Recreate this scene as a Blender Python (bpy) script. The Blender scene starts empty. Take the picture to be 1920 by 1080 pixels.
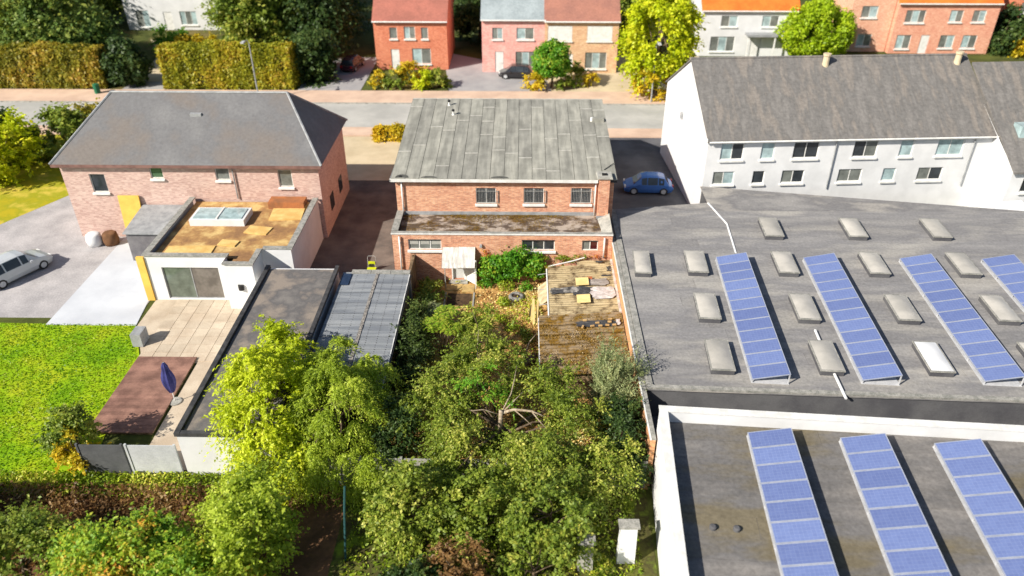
import bpy, bmesh, math, random
import numpy as np
from mathutils import Vector, Matrix
R = math.radians
random.seed(7)
rng = np.random.default_rng(11)
scene = bpy.context.scene
C = scene.collection

# ------------------------------------------------------------------ camera
cd = bpy.data.cameras.new('camera'); cam = bpy.data.objects.new('camera', cd); C.objects.link(cam)
cam.location = (0, 0, 27.4)
cam.rotation_euler = (R(90 - 32.6), 0, R(0.84))
cd.sensor_width = 36; cd.lens = 27.0; cd.clip_start = 0.5; cd.clip_end = 6000
cd.dof.use_dof = True; cd.dof.focus_distance = 41.0; cd.dof.aperture_fstop = 0.17
scene.camera = cam
# ------------------------------------------------------------------ light
SUN = Vector((-1.15, -0.82, 1.0)).normalized()          # towards the sun
elev = math.asin(SUN.z); az = math.atan2(SUN.x, SUN.y)
world = bpy.data.worlds.new('World'); scene.world = world; world.use_nodes = True
nt = world.node_tree
sky = nt.nodes.new('ShaderNodeTexSky'); sky.sky_type = 'NISHITA'; sky.sun_disc = False
sky.sun_elevation = elev; sky.sun_rotation = az; sky.altitude = 30; sky.air_density = 1.0; sky.dust_density = 1.2
bg = nt.nodes['Background']; bg.inputs['Strength'].default_value = 0.07
nt.links.new(sky.outputs[0], bg.inputs['Color'])
sl = bpy.data.lights.new('sun', 'SUN'); sl.energy = 5.0; sl.angle = R(0.5); sl.color = (1.0, 0.93, 0.82)
so = bpy.data.objects.new('sun', sl); C.objects.link(so); so.rotation_euler = SUN.to_track_quat('Z', 'Y').to_euler(); so.location = (-60, -30, 80)
scene.view_settings.view_transform = 'Standard'; scene.view_settings.look = 'None'
scene.view_settings.exposure = 0.5; scene.view_settings.gamma = 1.0
scene.cycles.use_denoising = True
scene.cycles.max_bounces = 6; scene.cycles.diffuse_bounces = 3; scene.cycles.glossy_bounces = 2
scene.cycles.transmission_bounces = 4; scene.cycles.transparent_max_bounces = 4
scene.cycles.caustics_reflective = False; scene.cycles.caustics_refractive = False

# ------------------------------------------------------------------ materials
def lin(r, g, b):
    f = lambda v: (v / 255 / 12.92) if v / 255 <= .04045 else ((v / 255 + .055) / 1.055) ** 2.4
    return (f(r), f(g), f(b))
def c4(c): return (c[0], c[1], c[2], 1.0)
MATS = {}
def newmat(name):
    m = bpy.data.materials.new(name); m.use_nodes = True
    n = m.node_tree.nodes; b = n['Principled BSDF']
    return m, n, m.node_tree.links, b
def setspec(b, rough, spec=.3, metal=0):
    b.inputs['Roughness'].default_value = rough
    b.inputs['Metallic'].default_value = metal
    b.inputs['Specular IOR Level'].default_value = spec
def posnode(n, l, scale=(1, 1, 1)):
    g = n.new('ShaderNodeNewGeometry'); mp = n.new('ShaderNodeMapping'); mp.inputs['Scale'].default_value = scale
    l.new(g.outputs['Position'], mp.inputs['Vector']); return mp.outputs[0]
def noise(n, l, vec, scale, detail=5, rough=.6, lac=2.0):
    t = n.new('ShaderNodeTexNoise'); t.inputs['Scale'].default_value = scale; t.inputs['Detail'].default_value = detail
    t.inputs['Roughness'].default_value = rough; t.inputs['Lacunarity'].default_value = lac
    l.new(vec, t.inputs['Vector']); return t.outputs[0]
def ramp(n, l, fac, stops):
    r = n.new('ShaderNodeValToRGB'); e = r.color_ramp.elements
    while len(e) < len(stops): e.new(.5)
    for i, (p, c) in enumerate(stops): e[i].position = p; e[i].color = c4(c)
    l.new(fac, r.inputs[0]); return r.outputs[0]
def mixc(n, l, fac, a, b, mode='MIX'):
    x = n.new('ShaderNodeMix'); x.data_type = 'RGBA'; x.blend_type = mode
    for s, v in ((x.inputs[0], fac), (x.inputs[6], a), (x.inputs[7], b)):
        if isinstance(v, (int, float)): s.default_value = v
        elif isinstance(v, tuple): s.default_value = c4(v)
        else: l.new(v, s)
    return x.outputs[2]
def bump(n, l, b, h, strength=.3, dist=.02):
    bp = n.new('ShaderNodeBump'); bp.inputs['Strength'].default_value = strength; bp.inputs['Distance'].default_value = dist
    l.new(h, bp.inputs['Height']); l.new(bp.outputs[0], b.inputs['Normal'])
def objrand(n):
    return n.new('ShaderNodeObjectInfo').outputs['Random']

def M(name, c1, c2=None, scale=1.5, c3=None, rough=.85, spec=.25, metal=0, bmp=.25, stretch=(1, 1, 1), fine=.25, finescale=18, vary=0.0, lo=.38, hi=.62):
    """weathered plain surface: two or three tones blended by a broad noise, fine speckle, light relief"""
    if name in MATS: return MATS[name]
    m, n, l, b = newmat(name); c2 = c2 or tuple(v * .75 for v in c1)
    v = posnode(n, l, stretch)
    stops = [(lo, c1), (hi, c2)] if c3 is None else [(lo, c1), ((lo + hi) / 2, c2), (hi, c3)]
    col = ramp(n, l, noise(n, l, v, scale), stops)
    f = noise(n, l, posnode(n, l), finescale, 4, .7)
    col = mixc(n, l, fine, col, ramp(n, l, f, [(.3, (.25, .25, .25)), (.7, (.8, .8, .8))]), 'OVERLAY')
    if vary > 0:
        g = ramp(n, l, objrand(n), [(0, (1 - vary,) * 3), (1, (1 + vary,) * 3)])
        col = mixc(n, l, 1.0, col, g, 'MULTIPLY')
    l.new(col, b.inputs['Base Color']); setspec(b, rough, spec, metal)
    if bmp: bump(n, l, b, f, bmp, .02)
    MATS[name] = m; return m

def brickM(name, c1, c2, mortar, bw=.215, bh=.068, dirt=.25, c3=None, dirtscale=.7):
    m, n, l, b = newmat(name)
    g = n.new('ShaderNodeNewGeometry'); s = n.new('ShaderNodeSeparateXYZ'); l.new(g.outputs['Position'], s.inputs[0])
    a = n.new('ShaderNodeMath'); a.operation = 'ADD'; l.new(s.outputs[0], a.inputs[0]); l.new(s.outputs[1], a.inputs[1])
    k = n.new('ShaderNodeCombineXYZ'); l.new(a.outputs[0], k.inputs[0]); l.new(s.outputs[2], k.inputs[1])
    t = n.new('ShaderNodeTexBrick'); t.inputs['Scale'].default_value = 1; t.inputs['Brick Width'].default_value = bw
    t.inputs['Row Height'].default_value = bh; t.inputs['Mortar Size'].default_value = .011; t.inputs['Mortar Smooth'].default_value = .3
    t.inputs['Bias'].default_value = 0
    l.new(k.outputs[0], t.inputs['Vector'])
    t.inputs['Color1'].default_value = c4(c1); t.inputs['Color2'].default_value = c4(c2); t.inputs['Mortar'].default_value = c4(mortar)
    v = posnode(n, l)
    col = mixc(n, l, dirt, t.outputs['Color'], ramp(n, l, noise(n, l, v, dirtscale, 6), [(.35, (.22, .22, .22)), (.65, (.75, .75, .75))]), 'OVERLAY')
    # single odd bricks, a cell value per brick-sized cell
    mp = n.new('ShaderNodeMapping'); mp.inputs['Scale'].default_value = (1 / bw, 1 / bh, 1); l.new(k.outputs[0], mp.inputs[0])
    w = n.new('ShaderNodeTexWhiteNoise'); w.noise_dimensions = '2D'
    fl = n.new('ShaderNodeVectorMath'); fl.operation = 'FLOOR'; l.new(mp.outputs[0], fl.inputs[0]); l.new(fl.outputs[0], w.inputs['Vector'])
    col = mixc(n, l, .35, col, ramp(n, l, w.outputs[0], [(0, (.2, .2, .2)), (1, (.8, .8, .8))]), 'OVERLAY')
    l.new(col, b.inputs['Base Color']); setspec(b, .9, .2); bump(n, l, b, t.outputs['Fac'], .4, -.01)
    MATS[name] = m; return m

def leafM(name, cols, trans=.35, rough=.5, gain=1.35):
    cols = [tuple(min(.8, v * gain) for v in c) for c in cols]
    m, n, l, b = newmat(name)
    at = n.new('ShaderNodeAttribute'); at.attribute_name = 'tint'
    k = len(cols); col = ramp(n, l, at.outputs['Fac'], [(i / (k - 1), c) for i, c in enumerate(cols)])
    l.new(col, b.inputs['Base Color']); setspec(b, rough, .35)
    tr = n.new('ShaderNodeBsdfTranslucent'); hs = n.new('ShaderNodeHueSaturation'); hs.inputs['Value'].default_value = 1.25; hs.inputs['Hue'].default_value = .49
    l.new(col, hs.inputs['Color']); l.new(hs.outputs[0], tr.inputs[0])
    mx = n.new('ShaderNodeMixShader'); mx.inputs[0].default_value = trans
    l.new(b.outputs[0], mx.inputs[1]); l.new(tr.outputs[0], mx.inputs[2]); l.new(mx.outputs[0], n['Material Output'].inputs[0])
    MATS[name] = m; return m

def glassM(name, c, rough=.06, spec=.6):
    m, n, l, b = newmat(name)
    col = ramp(n, l, noise(n, l, posnode(n, l), 1.3, 3), [(.35, c), (.65, tuple(v * 1.8 for v in c))])
    l.new(col, b.inputs['Base Color']); setspec(b, rough, spec); MATS[name] = m; return m

# felt roof: grey with long streaks down the slope and faint cross marks
def feltM():
    m, n, l, b = newmat('roofing_felt')
    v = posnode(n, l, (1, .1, 1))
    col = ramp(n, l, noise(n, l, v, 2.6, 4, .55), [(.28, lin(128, 127, 120)), (.5, lin(148, 147, 139)), (.72, lin(170, 168, 158))])
    col = mixc(n, l, .35, col, ramp(n, l, noise(n, l, posnode(n, l), 1.1, 6), [(.35, (.32, .32, .32)), (.65, (.66, .66, .66))]), 'OVERLAY')
    f = noise(n, l, posnode(n, l), 45, 3, .8)
    col = mixc(n, l, .4, col, ramp(n, l, f, [(.3, (.3, .3, .3)), (.7, (.7, .7, .7))]), 'OVERLAY')
    col = mixc(n, l, 1, col, ramp(n, l, objrand(n), [(0, (.88, .88, .88)), (1, (1.08, 1.08, 1.06))]), 'MULTIPLY')
    l.new(col, b.inputs['Base Color']); setspec(b, .9, .2); bump(n, l, b, f, .3, .01); return m
def mossM(name, base, base2, moss, moss2, amount=.5, scale=1.6, stretch=(1, 1, 1), tight=(.3, .7)):
    m, n, l, b = newmat(name)
    v = posnode(n, l, stretch)
    bc = ramp(n, l, noise(n, l, v, scale * 2, 6, .7), [(tight[0], base), (tight[1], base2)])
    mc = ramp(n, l, noise(n, l, posnode(n, l), 9, 4), [(.35, moss), (.65, moss2)])
    f = noise(n, l, posnode(n, l), scale, 8, .72)
    fm = n.new('ShaderNodeMapRange'); fm.inputs['From Min'].default_value = 1 - amount - .07; fm.inputs['From Max'].default_value = 1 - amount + .07
    l.new(f, fm.inputs[0])
    col = mixc(n, l, fm.outputs[0], bc, mc)
    l.new(col, b.inputs['Base Color']); setspec(b, .95, .15); bump(n, l, b, noise(n, l, posnode(n, l), 14, 5, .7), .6, .04); return m

m_felt = feltM()
m_brick = brickM('house_brick', (.54, .18, .085), (.76, .36, .195), (.60, .47, .37))
m_brick_wall = brickM('garden_wall_brick', (.60, .25, .10), (.70, .34, .15), (.55, .38, .24), dirt=.15)
m_white = M('white_paint', (.80, .80, .78), (.66, .66, .63), 2.2, rough=.5, fine=.12)
m_whitewall = M('white_render', (.74, .75, .76), (.66, .67, .68), .8, rough=.85, fine=.08, bmp=.1)
m_zinc = M('zinc_grey', (.36, .37, .38), (.25, .26, .27), 2, rough=.55, metal=.0, spec=.4)
m_concrete = M('concrete', (.42, .41, .37), (.28, .275, .25), 2.5, rough=.95, fine=.45, bmp=.5)
m_coping = M('coping_concrete', (.36, .35, .32), (.22, .22, .2), 3.5, rough=.95, fine=.6, bmp=.5)
m_dark = M('dark_void', (.02, .02, .02), (.012, .012, .012), 2, rough=.9, fine=0, bmp=0)  # near-black colour, paints the unlit depth on the sheets behind windows
m_deck = M('bitumen_black', (.045, .045, .045), (.03, .03, .03), 2)
m_pane = glassM('window_glass', (.025, .03, .035))
m_pane_mid = glassM('window_glass_blind', (.12, .13, .12))
m_pane_pale = glassM('window_glass_pale', (.25, .33, .34))
m_metal = M('bar_metal', (.42, .42, .40), (.3, .3, .29), 4, rough=.5)
m_annexroof = mossM('annex_roof_felt', lin(92, 80, 72), lin(172, 160, 148), lin(120, 90, 26), lin(58, 48, 40), .45, .8, (.5, 1.1, 1), (.46, .54))
m_garage = M('garage_sheet', lin(142, 146, 150), lin(112, 117, 124), .9, rough=.7, stretch=(.25, 2.5, 1), fine=.3, vary=.06)
m_wood = M('old_timber', lin(150, 128, 100), lin(92, 74, 56), 3, rough=.9, stretch=(1, 1, .2), fine=.4, vary=.2)
m_ply = M('plywood', lin(236, 214, 150), lin(222, 194, 128), 2, rough=.8, fine=.15)
m_shed1 = mossM('fibre_cement_dry', lin(158, 140, 104), lin(196, 178, 142), lin(104, 84, 58), lin(70, 58, 46), .46, 1.0, (.25, 2.2, 1))
m_shed2 = mossM('fibre_cement_moss', lin(124, 106, 82), lin(172, 154, 128), lin(134, 100, 30), lin(86, 68, 36), .51, 1.6)
m_plastic = M('clear_plastic', lin(214, 206, 202), lin(176, 166, 160), 3, rough=.4, spec=.5, fine=.3)
m_blacksheet = M('black_sheet', (.075, .075, .078), (.04, .04, .042), 2.5, rough=.6)
m_tornfelt = M('torn_felt', lin(160, 156, 150), lin(66, 64, 62), 2.2, rough=.9, fine=.4)
m_bark = M('bark', lin(120, 104, 86), lin(70, 58, 46), 6, rough=.95, fine=.5)
m_palebark = M('pale_bark', lin(176, 162, 140), lin(128, 112, 92), 8, rough=.9)
m_soil = M('soil', lin(94, 74, 54), lin(58, 44, 32), 2.5, rough=1, fine=.5, bmp=.6)
m_stone = M('stone_slab', lin(196, 168, 112), lin(158, 132, 88), 2.4, rough=.95, fine=.4)
m_rubber = M('tyre_rubber', (.30, .29, .27), (.14, .135, .13), 5, rough=.9)
m_black = M('black_paint', (.02, .02, .022), (.03, .03, .03), 2, rough=.5, fine=0, bmp=0)

# ------------------------------------------------------------------ building helpers
ORG = {}
def tag(o, label=None, cat=None, group=None, kind=None):
    if label: o['label'] = label
    if cat: o['category'] = cat
    if group: o['group'] = group
    if kind: o['kind'] = kind
    return o
def thing(name, label, cat, loc=(0, 0, 0), rz=0, group=None, local=False):
    o = bpy.data.objects.new(name, None); C.objects.link(o); o.location = loc; o.rotation_euler = (0, 0, rz)
    o.empty_display_size = .3
    ORG[o.name] = Vector((0, 0, 0)) if local else Vector(loc); return tag(o, label, cat, group)

class MB:
    """collects faces, links them as one mesh. world=True: coordinates are in world metres, moved to the parent's base."""
    def __init__(self): self.v = []; self.f = []
    def add(self, vs, fs):
        k = len(self.v); self.v += [tuple(p) for p in vs]; self.f += [tuple(i + k for i in f) for f in fs]; return self
    def box(self, x0, x1, y0, y1, z0, z1):
        return self.add([(x0, y0, z0), (x1, y0, z0), (x1, y1, z0), (x0, y1, z0), (x0, y0, z1), (x1, y0, z1), (x1, y1, z1), (x0, y1, z1)],
                        [(0, 3, 2, 1), (4, 5, 6, 7), (0, 1, 5, 4), (1, 2, 6, 5), (2, 3, 7, 6), (3, 0, 4, 7)])
    def quad(self, a, b, c, d): return self.add([a, b, c, d], [(0, 1, 2, 3)])
    def hexa(self, lo, hi):
        """eight corners: four of the bottom, four of the top, both counter-clockwise seen from above"""
        return self.add(list(lo) + list(hi), [(0, 3, 2, 1), (4, 5, 6, 7), (0, 1, 5, 4), (1, 2, 6, 5), (2, 3, 7, 6), (3, 0, 4, 7)])
    def poly(self, pts, z0, z1):
        n = len(pts); vs = [(x, y, z0) for x, y in pts] + [(x, y, z1) for x, y in pts]
        return self.add(vs, [tuple(range(n - 1, -1, -1)), tuple(range(n, 2 * n))] + [(i, (i + 1) % n, n + (i + 1) % n, n + i) for i in range(n)])
    def tube(self, pts, r, n=8, cap=True):
        pts = [Vector(p) for p in pts]; rs = r if isinstance(r, (list, tuple)) else [r] * len(pts)
        vs = []; fs = []
        for i, p in enumerate(pts):
            d = (pts[min(i + 1, len(pts) - 1)] - pts[max(i - 1, 0)]).normalized()
            a = d.cross(Vector((0, 0, 1)) if abs(d.z) < .9 else Vector((1, 0, 0))).normalized(); b2 = d.cross(a)
            for j in range(n):
                t = 2 * math.pi * j / n; vs.append(p + (a * math.cos(t) + b2 * math.sin(t)) * rs[i])
        for i in range(len(pts) - 1):
            for j in range(n):
                k = i * n; j2 = (j + 1) % n; fs.append((k + j, k + j2, k + n + j2, k + n + j))
        if cap: fs += [tuple(range(n - 1, -1, -1)), tuple(range((len(pts) - 1) * n, len(pts) * n))]
        return self.add(vs, fs)
    def lathe(self, c, prof, n=16, sq=1.0):
        """profile of (radius, height) turned about the upright through c"""
        vs = []; fs = []
        for r, z in prof:
            for j in range(n):
                t = 2 * math.pi * j / n; vs.append((c[0] + r * math.cos(t), c[1] + r * math.sin(t) * sq, c[2] + z))
        for i in range(len(prof) - 1):
            for j in range(n):
                j2 = (j + 1) % n; fs.append((i * n + j, i * n + j2, (i + 1) * n + j2, (i + 1) * n + j))
        return self.add(vs, fs)
    def build(self, name, mat, parent=None, world=True, smooth=False):
        root = parent
        while root is not None and root.parent: root = root.parent
        me = bpy.data.meshes.new(name); o = bpy.data.objects.new(name, me); C.objects.link(o)
        if parent is None:
            a = np.array(self.v); org = Vector(((a[:, 0].min() + a[:, 0].max()) / 2, (a[:, 1].min() + a[:, 1].max()) / 2, a[:, 2].min())); o.location = org
        else:
            org = ORG.get(root.name, Vector((0, 0, 0))) if world else Vector((0, 0, 0)); o.parent = parent
        ORG[o.name] = Vector(org) if parent is None else ORG.get(root.name, Vector((0, 0, 0)))
        me.from_pydata([(x - org[0], y - org[1], z - org[2]) for x, y, z in self.v], [], self.f)
        if mat: me.materials.append(mat)
        if smooth: me.polygons.foreach_set('use_smooth', [True] * len(me.polygons))
        me.update(); return o
def B(name, mat, parent, *a, world=True):           # one box as a part
    return MB().box(*a).build(name, mat, parent, world)
def struct(name, mb, mat):
    o = mb.build(name, mat); o['kind'] = 'structure'; return o
def piece_copy(src, parent, loc, rot=None):
    o = src.copy(); C.objects.link(o); o.parent = parent; o.location = loc
    if rot: o.rotation_euler = rot
    return o
def copy_tree(o, parent=None):
    c = o.copy(); C.objects.link(c); c.parent = parent
    for ch in o.children: copy_tree(ch, c)
    return c

def wall_y(mb, x0, x1, z0, z1, y, holes, depth=.14, face=-1):
    """wall face in the plane y, with openings and their reveals; face -1 looks towards -y"""
    xs = sorted({x0, x1, *[h[0] for h in holes], *[h[1] for h in holes]}); zs = sorted({z0, z1, *[h[2] for h in holes], *[h[3] for h in holes]})
    for i in range(len(xs) - 1):
        for j in range(len(zs) - 1):
            cx, cz = (xs[i] + xs[i + 1]) / 2, (zs[j] + zs[j + 1]) / 2
            if any(h[0] < cx < h[1] and h[2] < cz < h[3] for h in holes): continue
            q = [(xs[i], y, zs[j]), (xs[i + 1], y, zs[j]), (xs[i + 1], y, zs[j + 1]), (xs[i], y, zs[j + 1])]
            mb.quad(*(q if face < 0 else q[::-1]))
    d = depth * -face
    for a, b2, c, e in [h[:4] for h in holes]:
        mb.quad((a, y, c), (a, y + d, c), (b2, y + d, c), (b2, y, c)); mb.quad((a, y, e), (b2, y, e), (b2, y + d, e), (a, y + d, e))
        mb.quad((a, y, c), (a, y, e), (a, y + d, e), (a, y + d, c)); mb.quad((b2, y, c), (b2, y + d, c), (b2, y + d, e), (b2, y, e))
    return mb
def window_y(root, x0, x1, z0, z1, y, n=2, frame=None, panes=None, sill=True, fw=.055, depth=.1, bars=0, sillmat=None, transom=None):
    """a window set back in the opening of a wall that looks towards -y: frame with mullions, one pane a light, sill, bars"""
    frame = frame or m_white; panes = panes or [m_pane] * n
    yf = y + depth
    mb = MB(); mb.box(x0, x1, yf - .03, yf + .03, z0, z0 + fw); mb.box(x0, x1, yf - .03, yf + .03, z1 - fw, z1)
    xs = [x0 + (x1 - x0) * i / n for i in range(n + 1)]
    for i, x in enumerate(xs):
        a = x if i == 0 else (x - fw if i == n else x - fw / 2); mb.box(a, a + fw, yf - .03, yf + .03, z0 + fw, z1 - fw)
    if transom: mb.box(x0 + fw, x1 - fw, yf - .027, yf + .027, transom - fw / 2, transom + fw / 2)
    w = mb.build('window', frame, root)
    for i in range(n):
        B('pane', panes[i % len(panes)], w, xs[i] + .03, xs[i + 1] - .03, yf - .004, yf + .004, z0 + .03, z1 - .03)
    if sill:
        s = MB(); s.hexa([(x0 - .07, y - .14, z0 - .16), (x1 + .07, y - .14, z0 - .16), (x1 + .07, y + .06, z0 - .16), (x0 - .07, y + .06, z0 - .16)],
                         [(x0 - .07, y - .14, z0 - .045), (x1 + .07, y - .14, z0 - .045), (x1 + .07, y + .06, z0 - .002), (x0 - .07, y + .06, z0 - .002)])
        s.build('sill', sillmat or m_white, w)
    if bars:
        g = MB()
        for i in range(bars):
            x = x0 + .05 + (x1 - x0 - .1) * i / (bars - 1); g.tube([(x, y - .07, z0 - .02), (x, y - .07, z1 - .03)], .009, 5)
        for z in (z0 + .12, z1 - .2): g.box(x0 - .02, x1 + .14, y - .078, y - .062, z - .013, z + .013)
        g.box(x1 + .11, x1 + .14, y - .08, y + .02, z0 + .1, z1 - .18)
        tag(g.build('window_bars', m_metal, w), kind='stuff')
    return w

def corrugated(x0, x1, y0, y1, zf, pitch=.18, amp=.028, along='x', thick=.012, seg=4, sag=0.0):
    """a corrugated sheet whose ridges run along x (or y); zf(x, y) is its mid surface"""
    mb = MB(); L = (y1 - y0) if along == 'x' else (x1 - x0); n = max(3, int(L / pitch) * seg); vs = []; fs = []
    m2 = 4
    for i in range(n + 1):
        t = i / n; w = amp * math.cos(2 * math.pi * t * L / pitch)
        for j in range(m2 + 1):
            s = j / m2
            x, y = (x0 + (x1 - x0) * s, y0 + L * t) if along == 'x' else (x0 + L * t, y0 + (y1 - y0) * s)
            vs.append((x, y, zf(x, y) + w + sag * math.sin(s * 7 + t * 3)))
    for i in range(n):
        for j in range(m2):
            a = i * (m2 + 1) + j; q = (a, a + 1, a + m2 + 2, a + m2 + 1); fs.append(q[::-1] if along == 'x' else q)
    mb.add(vs, fs); k = len(vs); mb.add([(x, y, z - thick) for x, y, z in vs], [f[::-1] for f in fs])
    return mb

# ------------------------------------------------------------------ foliage
def fast_mesh(name, verts, nper, tint, mat, parent=None, org=None, tintname='tint'):
    N = len(verts) // nper; me = bpy.data.meshes.new(name)
    me.vertices.add(len(verts)); me.vertices.foreach_set('co', np.ascontiguousarray(verts, dtype=np.float32).ravel())
    me.loops.add(len(verts)); me.loops.foreach_set('vertex_index', np.arange(len(verts), dtype=np.int32))
    me.polygons.add(N); me.polygons.foreach_set('loop_start', np.arange(N, dtype=np.int32) * nper); me.polygons.foreach_set('loop_total', np.full(N, nper, dtype=np.int32))
    a = me.attributes.new('tint', 'FLOAT', 'FACE'); a.data.foreach_set('value', np.ascontiguousarray(tint, dtype=np.float32))
    me.materials.append(mat); me.update(calc_edges=True)
    o = bpy.data.objects.new(name, me); C.objects.link(o)
    if parent: o.parent = parent
    if org is not None and not parent: o.location = org
    return o
def leaf_quads(p, nrm, size, aspect=.55, droop=0.0, axis=None):
    n = len(p); nrm = nrm / (np.linalg.norm(nrm, axis=1, keepdims=True) + 1e-9)
    t = rng.normal(size=(n, 3)) if axis is None else axis + rng.normal(size=(n, 3)) * .35
    if droop: t[:, 2] -= droop
    t -= nrm * np.sum(t * nrm, axis=1, keepdims=True); t /= (np.linalg.norm(t, axis=1, keepdims=True) + 1e-9)
    b = np.cross(nrm, t); s = size[:, None]
    v = np.empty((n, 4, 3)); v[:, 0] = p - t * s; v[:, 1] = p + b * s * aspect - t * s * .1 + nrm * s * .12; v[:, 2] = p + t * s; v[:, 3] = p - b * s * aspect - t * s * .1 + nrm * s * .12
    return v.reshape(-1, 3)
def rdir(n):
    d = rng.normal(size=(n, 3)); return d / np.linalg.norm(d, axis=1, keepdims=True)
def clump_leaves(clumps, per_area, leaf, lv=.3, up=.5, flat=1.0, droop=0, aspect=.55, core=.55, rag=.25):
    """clumps: rows of x y z r; leaves spread through each clump, denser at its outside"""
    P = []; Nn = []; T = []
    for x, y, z, r in clumps:
        k = max(6, int(per_area * r * r)); d = rdir(k)
        rad = r * (core + (1 - core) * rng.random(k) ** .6) * (1 + rag * rng.normal(size=k) * .5)
        p = d * rad[:, None]; p[:, 2] *= flat
        P.append(p + (x, y, z)); Nn.append(d * .8 + rng.normal(size=(k, 3)) * .55 + (0, 0, up)); T.append(np.clip(rng.random() * .45 + rng.random(k) * .55, 0, 1))
    P = np.concatenate(P); Nn = np.concatenate(Nn); T = np.concatenate(T)
    s = leaf * (1 + lv * rng.normal(size=len(P))).clip(.4, 2)
    return leaf_quads(P, Nn, s, aspect, droop), T
def spray_leaves(clumps, per, leaf, cen, twig=14, length=1.25, droop=.35, out=.7, up=.25, lv=.3, aspect=.55, hang=0.0, jit=.4):
    """leaves set along short twigs that fan out of each clump, so that the outline stays ragged"""
    P = []; Nn = []; T = []; Ax = []; cen = np.asarray(cen, float)
    for x, y, z, r in clumps:
        m = max(3, int(per * r * r / twig)); c = np.array([x, y, z]); o = c - cen; o = o / (np.linalg.norm(o) + 1e-6)
        og = c + rdir(m) * r * .5 * rng.random((m, 1)); d = rdir(m) + out * o + np.array([0, 0, up]); d /= np.linalg.norm(d, axis=1, keepdims=True)
        L = r * length * rng.uniform(.5, 1.3, (m, 1, 1)); t = np.linspace(.08, 1, twig)[None, :, None]
        p = og[:, None] + d[:, None] * t * L; p[:, :, 2] -= (droop * t * t * L)[:, :, 0]; p += rng.normal(size=p.shape) * leaf * jit
        ax = d[:, None] + 0 * p; ax[:, :, 2] -= 2 * droop * t[:, :, 0]; ax = ax + rng.normal(size=ax.shape) * .6
        base = rng.random() * .4 + rng.random((m, 1)) * .25
        P.append(p.reshape(-1, 3)); Ax.append(ax.reshape(-1, 3)); T.append(np.clip(base + rng.random((m, twig)) * .45, 0, 1).ravel())
        Nn.append((rng.normal(size=p.shape) * .6 + d[:, None] * .35 + np.array([0, 0, .75])).reshape(-1, 3))
    P = np.concatenate(P); P[:, 2] = np.maximum(P[:, 2], .05)
    s = leaf * (1 + lv * rng.normal(size=len(P))).clip(.4, 2)
    return leaf_quads(P, np.concatenate(Nn), s, aspect, 0, np.concatenate(Ax)), np.concatenate(T)
def blob_clumps(c, rad, n, r, shell=.5, low=-.7, jitter=.35):
    out = []
    while len(out) < n:
        d = rdir(1)[0]
        if d[2] < low: continue
        q = shell + (1 - shell) * rng.random() ** .6
        out.append((c[0] + d[0] * rad[0] * q, c[1] + d[1] * rad[1] * q, c[2] + d[2] * rad[2] * q, r * min(1.7, max(.5, 1 + jitter * float(rng.normal())))))
    return np.array(out)
def limb_mesh(base, clumps, r0, nl, fork=.35, seed=0, upto=None):
    """tapered trunk with curved limbs running into the crown"""
    rd = random.Random(seed); mb = MB(); base = Vector(base)
    cen = Vector((float(np.mean(clumps[:, 0])), float(np.mean(clumps[:, 1])), float(np.mean(clumps[:, 2]))))
    top = Vector((cen.x * .6 + base.x * .4, cen.y * .6 + base.y * .4, base.z + (cen.z - base.z) * (upto or 1.0)))
    pts = [base, base.lerp(top, .3) + Vector((rd.uniform(-.1, .1), rd.uniform(-.1, .1), 0)), base.lerp(top, .65), top]
    mb.tube(pts, [r0 * 1.15, r0, r0 * .8, r0 * .45], 9)
    idx = list(range(len(clumps))); rd.shuffle(idx)
    for i in idx[:nl]:
        e = Vector(clumps[i][:3]); s = base.lerp(top, rd.uniform(fork, 1)); m = s.lerp(e, .5) + Vector((rd.uniform(-.2, .2), rd.uniform(-.2, .2), rd.uniform(0, .35)))
        mb.tube([s, m, e], [r0 * .38, r0 * .22, r0 * .07], 6)
    return mb
def tree(name, label, base, clumps, leafmat, per, leaf, r0=.16, nl=14, cat='tree', group=None, bark=None, seed=0, spray=None, **kw):
    t = thing(name, label, cat, base, 0, group)
    v, T = clump_leaves(clumps, per, leaf, **kw) if spray is None else spray_leaves(clumps, per, leaf, (np.mean(clumps[:, 0]), np.mean(clumps[:, 1]), np.mean(clumps[:, 2]) - .6), **spray)
    fast_mesh('crown', v - np.array(base), 4, T, leafmat, t)
    if r0: limb_mesh(base, clumps, r0, nl, seed=seed).build('trunk', bark or m_bark, t, smooth=True)
    return t
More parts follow.
